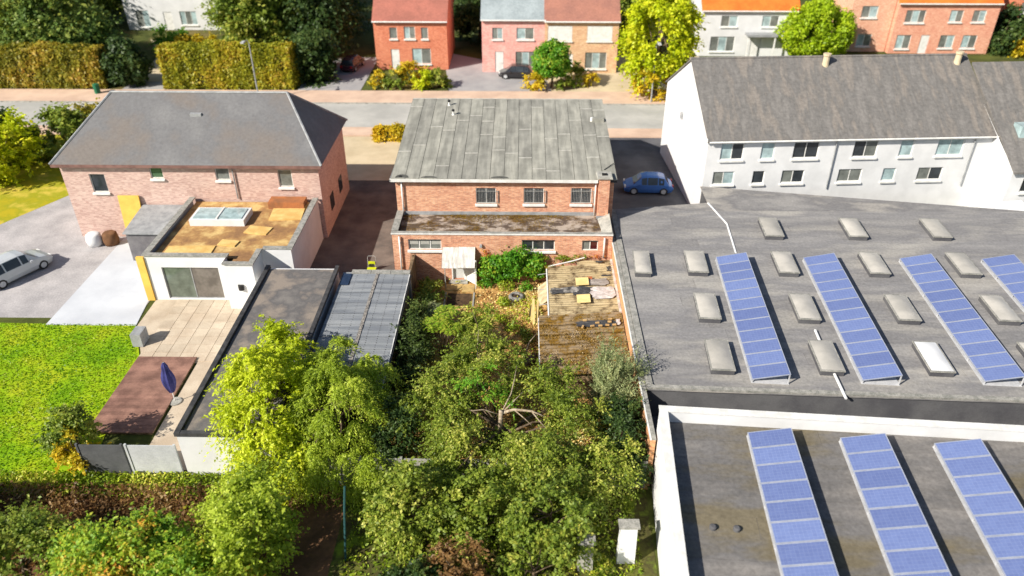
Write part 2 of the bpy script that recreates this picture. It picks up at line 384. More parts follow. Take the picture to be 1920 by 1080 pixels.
def hedge(name, label, x0, x1, y0, y1, h, leafmat, per=260, leaf=.13, cat='hedge', wob=.18, group=None, coremat=None):
    """clipped hedge: leaves over the faces of a solid leafy body"""
    base = ((x0 + x1) / 2, (y0 + y1) / 2, 0); t = thing(name, label, cat, base, 0, group)
    P = []; Nn = []
    for (a, b2, ax, n) in (((x0, y0, 0), (x1, y0, h), 'y', (0, -1, 0)), ((x0, y1, 0), (x1, y1, h), 'y', (0, 1, 0)), ((x0, y0, 0), (x0, y1, h), 'x', (-1, 0, 0)), ((x1, y0, 0), (x1, y1, h), 'x', (1, 0, 0)), ((x0, y0, h), (x1, y1, h), 'z', (0, 0, 1))):
        a = np.array(a, float); b2 = np.array(b2, float); s = b2 - a; area = np.prod([v for v in s if v != 0])
        k = int(abs(area) * per); p = a + rng.random((k, 3)) * s
        w = wob * (np.sin(p[:, 0] * 1.7 + p[:, 2] * 2.1) * .5 + np.sin(p[:, 0] * .63 + p[:, 1]) * .7 + np.sin(p[:, 0] * 4.1) * .4 + rng.normal(size=k) * .6); p += np.array(n) * w[:, None]
        P.append(p); Nn.append(np.array(n) + rng.normal(size=(k, 3)) * .6)
    P = np.concatenate(P); Nn = np.concatenate(Nn)
    T = np.clip(.5 + .25 * np.sin(P[:, 0] * .9 + 1.3 * np.sin(P[:, 2] * 1.2)) + rng.normal(size=len(P)) * .2, 0, 1)
    v = leaf_quads(P, Nn, leaf * (1 + .3 * rng.normal(size=len(P))).clip(.4, 2), .6)
    fast_mesh('foliage', v - np.array(base), 4, T, leafmat, t)
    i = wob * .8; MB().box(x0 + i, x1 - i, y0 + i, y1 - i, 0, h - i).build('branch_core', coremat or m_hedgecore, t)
    return t
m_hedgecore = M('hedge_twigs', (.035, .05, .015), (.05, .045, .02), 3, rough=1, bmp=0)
L_apple = leafM('apple_leaf', [lin(58, 76, 24), lin(90, 108, 34), lin(124, 138, 48), lin(184, 180, 92)], gain=1.5)
L_willow = leafM('willow_leaf', [lin(86, 106, 26), lin(118, 138, 36), lin(148, 164, 50), lin(180, 188, 78)], gain=1.5)
L_bright = leafM('bright_leaf', [lin(58, 116, 22), lin(84, 146, 30), lin(116, 168, 44), lin(184, 186, 60)], gain=1.0)
L_dark = leafM('dark_leaf', [lin(30, 46, 24), lin(44, 64, 30), lin(60, 80, 36), lin(92, 104, 50)], gain=1.55)
L_silver = leafM('silver_leaf', [lin(84, 96, 62), lin(110, 122, 80), lin(140, 148, 104), lin(174, 172, 122)], gain=1.5)
L_lime = leafM('lime_leaf', [lin(120, 140, 12), lin(150, 166, 18), lin(178, 186, 28), lin(200, 196, 50)])
L_yellow = leafM('yellow_leaf', [lin(120, 120, 22), lin(160, 150, 30), lin(190, 168, 36), lin(206, 176, 50)])
L_hedge = leafM('hedge_leaf', [lin(96, 100, 26), lin(126, 124, 36), lin(150, 138, 44), lin(168, 140, 60)])
L_rust = leafM('rusty_leaf', [lin(96, 74, 46), lin(122, 92, 56), lin(146, 112, 68), lin(164, 140, 86)], gain=1.0)
L_mid = leafM('mid_leaf', [lin(62, 82, 28), lin(90, 110, 36), lin(120, 134, 50), lin(160, 156, 68)], gain=1.5)
L_litter = leafM('dry_litter', [lin(120, 84, 46), lin(172, 130, 70), lin(214, 180, 112), lin(236, 212, 152)], .1)
L_grass = leafM('grass_blade', [lin(84, 104, 24), lin(112, 136, 30), lin(150, 164, 44), lin(186, 178, 80)], .25)
L_redleaf = leafM('autumn_leaf', [lin(140, 60, 30), lin(176, 92, 40), lin(196, 150, 50), lin(120, 150, 40)])

# ================================================================== SETTING
m_ground = M('ground_green', lin(92, 98, 44), lin(66, 74, 30), .12, c3=lin(112, 100, 58), rough=1, fine=.4, finescale=4)
m_road = M('road_concrete', lin(186, 184, 178), lin(166, 165, 160), .25, rough=.95, fine=.2)
m_cycle = M('pink_paving', lin(214, 186, 164), lin(196, 168, 148), .4, rough=.95, fine=.2)
m_asphalt = M('old_asphalt', lin(122, 112, 104), lin(92, 86, 82), .5, rough=.95, fine=.45, bmp=.4)
m_yard = M('yard_asphalt', lin(104, 104, 108), lin(84, 84, 88), .4, rough=.95, fine=.3)
m_gravel = M('grey_gravel', lin(182, 178, 178), lin(158, 155, 156), .5, rough=1, fine=.4, finescale=9)
m_whiteslab = M('pale_concrete', lin(204, 208, 214), lin(190, 194, 201), .4, rough=.9, fine=.1)
m_lawn = M('lawn', lin(116, 158, 10), lin(142, 174, 14), .35, c3=lin(168, 180, 30), rough=1, fine=.35, finescale=7)
m_drylawn = M('dry_lawn', lin(176, 160, 30), lin(150, 150, 30), .5, c3=lin(196, 176, 70), rough=1, fine=.3)
m_paver = M('beige_paving', lin(198, 184, 164), lin(178, 162, 142), .7, rough=.95, fine=.25)
m_deckred = M('brown_decking', lin(146, 112, 98), lin(118, 88, 78), 1.2, rough=.9, fine=.3)
m_garden = M('dry_garden_earth', lin(212, 174, 112), lin(176, 136, 84), .9, c3=lin(120, 98, 50), rough=1, fine=.5, finescale=6)
m_beige = M('beige_forecourt', lin(206, 190, 160), lin(188, 172, 142), .4, rough=.95, fine=.2)
m_greyforecourt = M('grey_paving', lin(166, 164, 164), lin(150, 148, 150), .4, rough=.95, fine=.2)
m_earth = M('brown_earth', lin(126, 92, 66), lin(96, 70, 50), .6, rough=1, fine=.4, finescale=5)

struct('ground', MB().box(-1500, 1500, -900, 2500, -.6, -.03), m_ground)
struct('road', MB().poly([(-140, 71.8), (140, 71.8), (140, 78.9), (-140, 78.9)], -.2, 0), m_road)
struct('pavement', MB().poly([(-140, 78.9), (140, 78.9), (140, 82.9), (-140, 82.9)], -.2, .1), m_cycle)
kb = thing('kerb', 'long pale concrete kerb between the road and the pink paved path', 'kerb', (0, 78.85, 0))
k0 = MB().box(-1.46, 1.46, -.08, .08, -.1, .11).build('kerb_stone', m_concrete, kb, world=False)
for i in range(-23, 24):
    if i: piece_copy(k0, kb, (i * 3, 0, 0))
# near side footpath
struct('footpath', MB().poly([(-140, 69.6), (140, 69.6), (140, 71.8), (-140, 71.8)], -.2, .1), m_cycle)
struct('asphalt_driveway', MB().poly([(-14.6, 41.3), (-8.45, 41.3), (-8.45, 69.6), (-14.6, 69.6)], -.2, 0), m_asphalt)
struct('shaded_yard', MB().poly([(6.2, 46), (13.5, 46), (13.5, 69.6), (6.2, 69.6)], -.2, 0), m_yard)
struct('garden_floor', MB().poly([(-11.3, 25.4), (6.0, 25.4), (6.0, 43.75), (-11.3, 43.75)], -.2, 0), m_garden)
struct('gravel_driveway', MB().poly([(-60, 39), (-24, 39), (-24, 49.6), (-32.6, 49.6), (-36.5, 57), (-40, 57)], -.2, 0), m_gravel)
struct('concrete_apron', MB().poly([(-29.3, 49.35), (-27.2, 49.35), (-24.1, 41.2), (-23.7, 38.2), (-29.3, 38.2)], -.2, .008), m_whiteslab)
struct('lawn', MB().poly([(-60, 25.5), (-20.7, 25.5), (-22.1, 35), (-23.7, 38.2), (-60, 39)], -.2, .004), m_lawn)
struct('side_lawn', MB().poly([(-70, 42), (-44, 43), (-36.6, 57.1), (-36, 69.6), (-70, 69.6)], -.2, .006), m_drylawn)
struct('patio', MB().poly([(-23.6, 41.1), (-23.6, 38.2), (-22.0, 35), (-22.2, 34.6), (-16, 34.6), (-16, 41.1)], -.2, .012), m_paver)
struct('garden_path', MB().poly([(-18.6, 26.3), (-16, 26.3), (-16, 34.6), (-18.6, 34.6)], -.2, .006), m_paver)
struct('forecourt', MB().poly([(-8.2, 82.9), (3.2, 82.9), (2.4, 90.3), (-9.2, 98), (-9.2, 91)], -.2, .006), m_greyforecourt)
struct('drive_beyond', MB().poly([(-25, 82.9), (-18, 82.9), (-18, 96), (-25, 96)], -.2, .004), m_greyforecourt)
struct('front_yard', MB().poly([(3.2, 82.9), (22, 82.9), (22, 97), (11, 97), (11, 90), (2.4, 90)], -.2, .004), m_beige)
struct('house_drive', MB().poly([(-44, 86), (-40, 82.9), (-38, 90), (-30, 99), (-34, 100), (-50, 104), (-46, 97)], -.2, .004), m_beige)
struct('hedge_gap_path', MB().poly([(-44.6, 82.9), (-40, 82.9), (-40, 86), (-44.6, 86)], -.2, .008), m_greyforecourt)
struct('rear_plot', MB().poly([(-40, 5), (-8, 5), (-8, 25.4), (-40, 25.4)], -.2, -.01), m_earth)
struct('front_paving', MB().poly([(-18, 59.6), (-9.0, 59.6), (-9.0, 69.5), (-18, 69.5)], -.2, .007), m_beige)
struct('rear_garden', MB().poly([(-8, 5), (5.4, 5), (5.9, 25.4), (-8, 25.4)], -.2, -.006), M('shaded_garden', lin(96, 98, 44), lin(70, 66, 38), .7, c3=lin(110, 130, 40), rough=1, fine=.4, finescale=5))
# paving slabs of the patio, deck boards: each a piece of its own
pd = bpy.data.objects['patio']; sl0 = None
k = 0
for i in range(9):
    for j in range(8):
        x, y = -22.6 + i * .8, 35.1 + j * .8
        if x < -22.2 - (0 if y > 36 else -0.2) or x > -16.2 or y > 40.9 or x < -22.0 - (y - 35) * .42: continue
        if sl0 is None: sl0 = MB().box(-.385, .385, -.385, .385, 0, .03).build('paving_slab', M('slab_beige', lin(200, 186, 166), lin(182, 166, 146), .7, rough=.95, vary=.1), pd, world=False); sl0.location = Vector((x, y, .01)) - pd.location
        else: piece_copy(sl0, pd, Vector((x, y, .01)) - pd.location)
dk = thing('garden_deck', 'brown reddish timber deck beside the lawn below the beige patio', 'deck', (-20.4, 31.8, 0))
B('deck_frame', m_wood, dk, -22.1, -18.75, 28.7, 35.0, 0, .1)
b0 = None
for i in range(24):
    if b0 is None: b0 = MB().box(-1.7, 1.7, -.125, .125, 0, .035).build('board', M('deck_board', lin(150, 114, 100), lin(116, 86, 76), 1.2, rough=.9, fine=.3, vary=.15), dk, world=False); b0.location = (-.03, -2.98, .1)
    else: piece_copy(b0, dk, (-.03, -2.98 + i * .262, .1))

# ================================================================== THE BRICK BUILDING
hb = thing('brick_building', 'red brick workshop with low grey felt roof and flat roofed rear annex', 'building', (-1.2, 53, 0))
WY, AY = 46.98, 43.75           # rear wall plane, annex wall plane
uw = [(-3.12, -1.76, 4.14, 5.3), (.1, 1.46, 4.16, 5.32), (3.28, 4.66, 4.18, 5.34)]
w = MB(); wall_y(w, -8.5, 6.12, 2.9, 6.02, WY, uw)
w.quad((-8.5, 59.3, 0), (-8.5, WY, 0), (-8.5, WY, 6.0), (-8.5, 59.3, 7.1)); w.quad((6.12, WY, 0), (6.12, 59.3, 0), (6.12, 59.3, 7.1), (6.12, WY, 6.0))
w.quad((-8.5, 65.4, 0), (-8.5, 59.3, 0), (-8.5, 59.3, 7.1), (-8.5, 65.4, 4.3)); w.quad((6.12, 59.3, 0), (6.12, 65.4, 0), (6.12, 65.4, 4.3), (6.12, 59.3, 7.1))
w.quad((6.12, 65.4, 0), (-8.5, 65.4, 0), (-8.5, 65.4, 4.3), (6.12, 65.4, 4.3)); w.quad((-8.5, WY, 0), (6.12, WY, 0), (6.12, WY, 2.9), (-8.5, WY, 2.9))
w.build('upper_wall', m_brick, hb)
B('room_shade', m_dark, hb, -8.3, 5.9, WY + .3, WY + .34, 3.4, 5.95)  # added near-black sheet, paints the room's shade behind the upper windows
for i, (a, b2, c, d) in enumerate(uw): window_y(hb, a, b2, c, d, WY, 2, bars=13)
# roof: deck, then felt sheets strip by strip
t5 = math.tan(R(5.0)); zr = lambda y: 6.1 + (y - 46.62) * t5
rf = MB().hexa([(-8.73, 46.66, zr(46.66) - .22), (6.27, 46.66, zr(46.66) - .22), (6.27, 59.35, zr(59.35) - .22), (-8.73, 59.35, zr(59.35) - .22)],
               [(-8.73, 46.66, zr(46.66) - .012), (6.27, 46.66, zr(46.66) - .012), (6.27, 59.35, zr(59.35) - .012), (-8.73, 59.35, zr(59.35) - .012)]).build('roof', m_deck, hb)
rs = random.Random(3); SW = 15.0 / 16
for i in range(16):
    x0 = -8.73 + i * SW; ys = [46.62]
    cuts = sorted(rs.sample([48.2, 49.4, 50.6, 51.7, 52.9, 54.1, 55.3, 56.6, 57.8], rs.choice([2, 2, 3])))
    cuts = [c for k, c in enumerate(cuts) if k == 0 or c - cuts[k - 1] > 1.5]
    ys += [c + rs.uniform(-.4, .4) for c in cuts] + [59.4]
    for a, b2 in zip(ys[:-1], ys[1:]):
        h = rs.uniform(0, .006); g = .02
        xa, xb = x0 + g, x0 + SW - g * .3; ya, yb = a + .012, b2 - .012
        MB().hexa([(xa, ya, zr(ya) - .02), (xb, ya, zr(ya) - .02), (xb, yb, zr(yb) - .02), (xa, yb, zr(yb) - .02)],
                  [(xa, ya, zr(ya) + .012 + h), (xb, ya, zr(ya) + .026 + h), (xb, yb, zr(yb) + .018 + h), (xa, yb, zr(yb) + .004 + h)]).build('felt_sheet', m_felt, rf)
        # torched lap at the sheet's upper end
        MB().hexa([(xa, yb - .07, zr(yb) - .01), (xb, yb - .07, zr(yb) - .01), (xb, yb, zr(yb) - .01), (xa, yb, zr(yb) - .01)],
                  [(xa, yb - .07, zr(yb) + .02), (xb, yb - .07, zr(yb) + .034), (xb, yb + .02, zr(yb) + .032), (xa, yb + .02, zr(yb) + .018)]).build('lap_joint', M('lap_edge', lin(196, 194, 186), lin(170, 168, 160), 4, rough=.9), rf)
m_patch = M('felt_patch', lin(96, 96, 92), lin(74, 74, 70), 3, rough=.9)
for x, wd, dp in ((-8.0, .45, .42), (-6.2, .55, .22), (-1.5, .6, .25)):
    y0 = 46.72; n = 9; pts = [(x + math.cos(math.pi * k / (n - 1)) * wd, y0 + math.sin(math.pi * k / (n - 1)) * dp) for k in range(n)]
    p = MB(); p.add([(a, b2, zr(b2) + .04) for a, b2 in pts] + [(a, b2, zr(b2)) for a, b2 in pts], [tuple(range(n))] + [(i, n + i, n + (i + 1) % n, (i + 1) % n) for i in range(n)])
    p.build('felt_patch', m_patch, rf)
# drain opening in the corner patch
MB().lathe((-8.1, 46.86, zr(46.86)), [(.1, 0), (.1, .07), (.05, .08)], 12).build('roof_drain', m_black, rf)
fr = MB().hexa([(-8.76, 59.36, zr(59.35) - .2), (6.3, 59.36, zr(59.35) - .2), (6.3, 65.6, 4.0), (-8.76, 65.6, 4.0)], [(-8.76, 59.36, zr(59.35) - .03), (6.3, 59.36, zr(59.35) - .03), (6.3, 65.6, 4.25), (-8.76, 65.6, 4.25)]).build('front_roof', m_deck, hb)
# eaves: white fascia gutter with dark rim
g = MB().box(-8.8, 5.0, 46.60, 46.72, 5.87, 6.08).build('gutter', m_white, hb)
B('gutter_rim', m_black, g, -8.8, 5.0, 46.74, 46.80, 6.03, 6.085)
B('soffit', m_white, hb, -8.75, 5.0, 46.73, 46.975, 5.96, 6.0)
B('side_trim', m_zinc, hb, -8.82, -8.74, 46.6, 59.4, 5.9, 6.02)
# vent pipes with cowl on the roof
def vent_pipe(x, y, h, r=.07):
    z = zr(y); p = MB().lathe((x, y, z), [(r * 1.9, 0), (r * 1.6, .04), (r, .07), (r, h), (r * .3, h)], 12).build('vent_pipe', m_white, rf, smooth=False)
    MB().lathe((x, y, z + h), [(r * 1.1, -.02), (r * 1.6, .03), (r * 1.6, .12), (r * .5, .18), (0, .18)], 12).build('cowl', m_black, p)
vent_pipe(-5.75, 58.1, .3); vent_pipe(-5.3, 56.4, .3)
vb = MB().hexa([(5.2, 55.2, zr(55.2)), (6.1, 55.2, zr(55.2)), (6.1, 55.62, zr(55.6)), (5.2, 55.62, zr(55.6))], [(5.26, 55.24, zr(55.2) + .3), (6.06, 55.24, zr(55.2) + .3), (6.06, 55.58, zr(55.6) + .27), (5.26, 55.58, zr(55.6) + .27)]).build('roof_vent_box', m_felt, rf)
B('vent_mouth', m_black, vb, 6.085, 6.12, 55.27, 55.57, zr(55.4) + .03, zr(55.4) + .25)
MB().lathe((5.16, 55.4, zr(55.4)), [(.11, 0), (.11, .3), (.05, .32), (0, .32)], 10).build('vent_cap', m_white, rf)
MB().tube([(5.5, 47.9, zr(47.9) + .05), (6.2, 48.7, zr(48.7) + .1)], .025, 6).build('stay_rod', m_black, rf)
# chimney
ch = MB(); ch.box(5.08, 5.78, 46.42, 46.975, 3.35, 6.28).build('chimney', m_brick, hb)
ch = [o for o in hb.children if o.name.startswith('chimney')][0]
MB().hexa([(4.9, 46.3, 6.28), (5.95, 46.3, 6.28), (5.95, 47.3, 6.28), (4.9, 47.3, 6.28)], [(4.95, 46.34, 6.42), (5.9, 46.34, 6.42), (5.9, 47.26, 6.42), (4.95, 47.26, 6.42)]).build('chimney_cap', m_concrete, ch)
B('chimney_flashing', m_zinc, ch, 5.0, 5.86, 46.36, 46.414, 3.36, 3.56)
B('chimney_pot', m_dark, ch, 5.25, 5.6, 46.6, 46.9, 6.424, 6.47)
# annex
aw = [(-7.42, -5.26, 2.36, 3.12), (.0, 2.15, 2.36, 3.14), (3.92, 4.97, 2.38, 3.12)]
dh = (-4.66, -3.76, .08, 2.05)
a = MB(); wall_y(a, -8.45, 5.88, 0, 3.555, AY, aw + [dh])
a.quad((-8.45, WY, 0), (-8.45, AY, 0), (-8.45, AY, 3.42), (-8.45, WY, 3.42)); a.quad((5.88, AY, 0), (5.88, WY, 0), (5.88, WY, 3.42), (5.88, AY, 3.42))
a.build('annex_wall', m_brick, hb)
B('room_shade', m_dark, hb, -8.2, 5.6, AY + .5, AY + .54, .1, 3.2)  # interior shade of the annex painted as a near-black sheet
window_y(hb, *aw[0], AY, 3, panes=[m_pane_mid, m_pane_mid, m_pane_mid], transom=None)
window_y(hb, *aw[1], AY, 3); window_y(hb, *aw[2], AY, 2, panes=[m_pane_mid, glassM('red_room_glass', (.06, .012, .012))], sill=False)
# half-drawn blinds behind the first window
for i in range(3):
    x = -7.42 + .72 * i; B('roller_blind', M('grey_blind', (.42, .42, .38), (.36, .36, .33), 2), hb, x + .07, x + .65, AY + .075, AY + .085, 2.72, 3.06)
ar = MB().hexa([(-8.1, 43.99, 3.2), (5.55, 43.99, 3.2), (5.55, WY - .01, 3.2), (-8.1, WY - .01, 3.2)], [(-8.1, 43.99, 3.24), (5.55, 43.99, 3.24), (5.55, WY - .01, 3.32), (-8.1, WY - .01, 3.32)]).build('annex_roof', m_annexroof, hb)
# moss tufts along the wall side, thicker at the back
mp = []; 
for _ in range(7000):
    x = rng.uniform(-8.0, 4.6); y = 46.9 - abs(rng.normal()) * .55 if rng.random() < .7 else rng.uniform(44.2, 46.9)
    if y < 44.15: continue
    if math.sin(x * 1.3) + math.sin(x * .6 + 2) + rng.normal() * .6 < -.3 + (46.9 - y) * .25: continue
    mp.append((x, y, 3.25 + (y - 44.05) * .027))
mp = np.array(mp); k = len(mp)
v = leaf_quads(mp + np.array([0, 0, .02]), rdir(k) * .5 + np.array([0, 0, 1]), rng.uniform(.014, .045, k), .8)
tag(fast_mesh('moss', v - np.array(ORG[hb.name]), 4, rng.random(k), leafM('moss', [lin(70, 54, 28), lin(108, 82, 26), lin(140, 106, 30), lin(140, 124, 44)], .05, gain=1.0), hb), kind='stuff')
B('wall_flashing', m_zinc, hb, -8.05, 5.05, WY - .09, WY - .004, 3.3, 3.55)
par = MB(); par.box(-8.45, 5.88, AY + .003, 43.98, 3.05, 3.56); par.box(-8.45, -8.12, 44.063, WY - .003, 3.05, 3.56); par.build('parapet', m_deck, hb)
fc = MB(); fc.box(-8.5, 5.9, AY - .03, 44.0, 3.562, 3.60); fc.build('parapet_coping', m_coping, hb)
for i in range(4): B('side_coping', m_coping, hb, -8.52, -8.07, 44.1 + i * .71, 44.1 + i * .71 + .69, 3.562, 3.618)
B('white_edge_strip', m_white, hb, -8.5, 5.9, AY - .06, AY - .033, 3.5, 3.595)
rt = MB().hexa([(5.0, 44.1, 3.2), (5.88, 44.1, 3.2), (5.88, WY - .1, 3.2), (5.0, WY - .1, 3.2)], [(5.35, 44.1, 3.3), (5.88, 44.1, 3.58), (5.88, WY - .1, 3.75), (5.1, WY - .1, 3.42)]).build('corner_fillet', m_concrete, hb)
# down pipes
for x, y, z0, z1 in ((-8.08, WY - .12, 3.3, 5.95), (4.9, WY - .12, 3.35, 5.95), (-7.97, AY - .12, .5, 3.4), (5.36, AY - .12, 1.9, 3.4)):
    p = MB().tube([(x, y, z0), (x, y, z1 - .02)], .055, 10).build('downpipe', m_white, hb, smooth=True)
    for zz in (z0 + .5, z1 - .5): B('pipe_clip', m_zinc, p, x - .07, x + .07, y - .03, y + .12, zz - .02, zz + .02)
# door: frame, leaf swung open, corrugated canopy on a post
df = MB(); df.box(-4.66, -4.58, AY - .02, AY + .1, .08, 2.05); df.box(-3.84, -3.76, AY - .02, AY + .1, .08, 2.05); df.box(-4.58, -3.84, AY - .02, AY + .1, 1.97, 2.05)
df = df.build('door_frame', m_white, hb)
inner = B('inner_door', M('pale_door', (.62, .63, .62), (.5, .51, .5), 2, rough=.6), df, -4.57, -3.85, AY + .12, AY + .16, .1, 1.97)
dl = MB().hexa([(-3.78, AY - .03, .12), (-2.98, AY - .78, .12), (-2.95, AY - .74, .12), (-3.75, AY + .01, .12)], [(-3.78, AY - .03, 1.98), (-2.98, AY - .78, 1.98), (-2.95, AY - .74, 1.98), (-3.75, AY + .01, 1.98)]).build('open_door_leaf', m_white, hb)
MB().tube([(-3.1, AY - .70, 1.0), (-3.14, AY - .76, 1.0), (-3.24, AY - .66, 1.0)], .015, 6).build('door_handle', m_metal, dl)
cz = lambda x, y: 2.58 - (AY - y) * .86
for x0, x1, dz in ((-5.2, -4.12, .0), (-4.16, -3.06, .03)):
    corrugated(x0, x1, AY - 1.12, AY - .02, lambda x, y: cz(x, y) + dz, .085, .018, 'y', .008, 4).build('canopy_sheet', M('canopy_white', lin(222, 220, 214), lin(186, 184, 178), 2.5, rough=.6, stretch=(3, .6, 1), fine=.25), hb)
for x in (-3.02, -5.0):
    MB().tube([(x, AY - 1.05, .02), (x, AY - 1.05, 1.62)], .03, 6).build('canopy_post', m_white if x > -4 else m_metal, hb)
B('canopy_rail', m_wood, hb, -5.15, -3.0, AY - 1.09, AY - 1.03, 1.58, 1.63)
MB().box(-4.85, -3.6, AY - .5, AY - .02, 0, .09).build('doorstep', m_concrete, hb)
# small lamp box on the wall above the vine
B('wall_lamp', m_zinc, hb, -2.75, -2.6, AY - .16, AY - .002, 2.62, 2.8)

# boundary walls of the plot
bw = thing('brick_boundary_wall', 'long orange brick boundary wall with white edged coping beside the sheds', 'wall', (6.0, 35, 0))
B('brick_face', m_brick_wall, bw, 5.9, 6.12, 25.6, 48.3, 0, 2.92)
for i in range(15):
    B('coping_stone', m_coping, bw, 5.93, 6.14, 25.6 + i * 1.51, 25.6 + i * 1.51 + 1.5, 2.922, 2.975)
    B('white_edge', m_white, bw, 5.86, 5.928, 25.6 + i * 1.51, 25.6 + i * 1.51 + 1.505, 2.922, 2.99)
bw2 = thing('concrete_garden_wall', 'pale concrete panel wall closing the overgrown garden behind the trees', 'wall', (-2.5, 25.5, 0))
for i in range(9):
    x = -11.2 + i * 1.9; B('panel', m_concrete, bw2, x + .08, x + 1.86, 25.47, 25.53, 0, 1.7)
    B('post', m_coping, bw2, x - .07, x + .07, 25.42, 25.58, 0, 1.78)

# ================================================================== GARAGE ON THE LEFT
gg = thing('sheet_roofed_garage', 'low garage with blue grey sheet roof and rows of fixings beside the garden', 'garage', (-9, 35.5, 0))
gz = lambda x, y: 2.34 + (x + 9) * .0 - abs(x + 9.0) * .012
GX0, GX1, GY0, GY1 = -11.15, -6.98, 29.6, 40.75
g = MB(); g.box(GX0 + .12, GX1 - .12, GY0 + .1, GY1 - .1, 0, 2.2); g.build('garage_wall', M('timber_cladding', lin(120, 106, 88), lin(76, 66, 54), 3, stretch=(1, 6, .4), fine=.4), gg)
nr = 10; row = (GY1 - GY0) / nr; sh = []
for i in range(nr):
    for (xa, xb) in ((GX0, -8.95), (-8.98, GX1)):
        ya, yb = GY0 + i * row, GY0 + (i + 1) * row + .1
        corrugated(xa, xb, ya, yb, lambda x, y: gz(x, y) + (.014 if xa < -9 else 0) - (y - ya) * .012 + .02, .076, .006, 'x', .006, 4).build('roof_sheet', m_garage, gg)
fx = MB()
for x in (-10.85, -10.2, -9.6, -8.5, -7.9, -7.3):
    for i in range(56):
        y = GY0 + .15 + i * .198; z = gz(x, y) + .03
        fx.lathe((x + random.uniform(-.015, .015), y, z), [(.016, -.02), (.016, .012), (0, .014)], 5)
tag(fx.build('fixing_bolts', M('rust_dark', lin(70, 62, 58), lin(50, 44, 42), 5), gg), kind='stuff')
rc = MB()
for i in range(11): rc.box(-9.06, -8.88, GY0 + i * 1.02, GY0 + i * 1.02 + .98, gz(-9, 0) + .03, gz(-9, 0) + .05 + .006 * (i % 2))
rc.build('centre_strip', M('worn_strip', lin(164, 158, 150), lin(82, 80, 80), 7, rough=.9, stretch=(3, 1, 1)), gg)
B('edge_board', m_white, gg, GX1 - .02, GX1 + .03, GY0, GY1, 2.08, 2.33)
B('edge_gutter', m_black, gg, GX1 + .033, GX1 + .12, GY0, GY1 - .05, 2.2, 2.28)
for i in range(3): B('end_coping', m_coping, gg, -10.6 + i * 1.22, -10.6 + i * 1.22 + 1.19, GY1 - .08, GY1 + .32, 2.3, 2.42)
B('end_wall', m_concrete, gg, -10.6, GX1, GY1 + .02, GY1 + .26, 0, 2.297)
B('solar_pane', M('roof_pane_blue', (.03, .05, .10), (.02, .035, .07), 2, rough=.2), gg, -11.1, -10.55, 39.3, 40.6, 2.39, 2.41)
# low wall that joins the garage with the house
jw = MB(); jw.hexa([(-7.2, 41.05, 0), (-7.02, 41.05, 0), (-7.02, AY - .01, 0), (-7.2, AY - .01, 0)], [(-7.2, 41.05, 2.1), (-7.02, 41.05, 2.1), (-7.02, AY - .01, 1.98), (-7.2, AY - .01, 1.98)])
tag(jw.build('link_wall', m_wood), 'short old timber screen between the garage and the brick house', 'screen')
# leaning sticks at the corner
for i, (dx, h) in enumerate(((0, 2.0), (.1, 2.3), (.24, 1.9))):
    tag(MB().tube([(-7.5 + dx, 42.9, 0), (-7.3 + dx, AY - .08, h)], .02, 6).build('stick', m_wood), ['middle sized thin stick leaning on the brick wall by the garage', 'longest thin stick leaning on the brick wall by the garage', 'shortest thin stick leaning on the brick wall by the garage'][i], 'stick', 'sticks leaning at the garage corner')

# yellow cart behind the garage
yc = thing('folding_trolley', 'yellow framed folding trolley standing on the asphalt behind the garage', 'trolley', (-10.25, 45.0, 0))
m_yel = M('yellow_plastic', lin(204, 214, 40), lin(180, 190, 30), 2, rough=.5)
for s in (-.26, .26):
    MB().tube([(-10.25 + s, 44.9, .15), (-10.25 + s * 1.05, 45.12, .95), (-10.25 + s * .8, 45.16, 1.02)], .018, 6).build('side_tube', m_metal, yc)
    MB().lathe((-10.25 + s, 44.92, .0), [(.02, 0), (.09, .02), (.09, .15), (.02, .17)], 10).build('wheel', m_black, yc)
MB().tube([(-10.46, 45.16, 1.02), (-10.04, 45.16, 1.02)], .018, 6).build('handle', m_metal, yc)
B('tray', m_yel, yc, -10.55, -9.95, 44.5, 44.95, .2, .26)
B('back_panel', m_yel, yc, -10.48, -10.02, 44.95, 44.99, .45, .7)
B('pocket', m_black, yc, -10.42, -10.1, 44.9, 44.945, .3, .52)

# ================================================================== SHEDS
s1 = thing('tan_shed', 'shed with dry tan corrugated roof, torn felt and plastic against the boundary wall', 'shed', (3.7, 39.5, 0))
z1 = lambda x, y: 1.72 + (x - 1.7) * .05 + .02 * math.sin(y * 1.7 + x)
wS = MB(); wS.box(1.95, 5.85, 36.75, 36.85, 0, 1.6); wS.box(1.95, 5.85, 41.85, 41.95, 0, 1.6); wS.box(1.9, 2.0, 36.85, 41.85, 0, .5); wS.build('shed_wall', m_wood, s1)
B('shed_back', m_dark, s1, 2.5, 2.55, 36.9, 41.8, 0, 1.6)
ysh = [36.55, 37.5, 38.4, 39.3, 40.25, 41.2, 42.05]
for i in range(6):
    tilt = .012 * (i % 3); nx = 2
    for (xa, xb, dz) in ((1.68, 3.75, 0), (3.65, 5.85, .03)):
        sk = .85 if (i == 5 and xb > 5) else (.35 if i == 5 else 0)
        corrugated(xa, xb, ysh[i], ysh[i + 1] + .08 + sk * .0, lambda x, y: z1(x, y) + dz + tilt + .012 * i, .24, .02, 'x', .01, 6, sag=.006).build('roof_sheet', m_shed1, s1)
corrugated(3.6, 5.8, 42.1, 42.85, lambda x, y: z1(x, y) - .03, .24, .02, 'x', .01, 6).build('roof_sheet', m_shed1, s1)
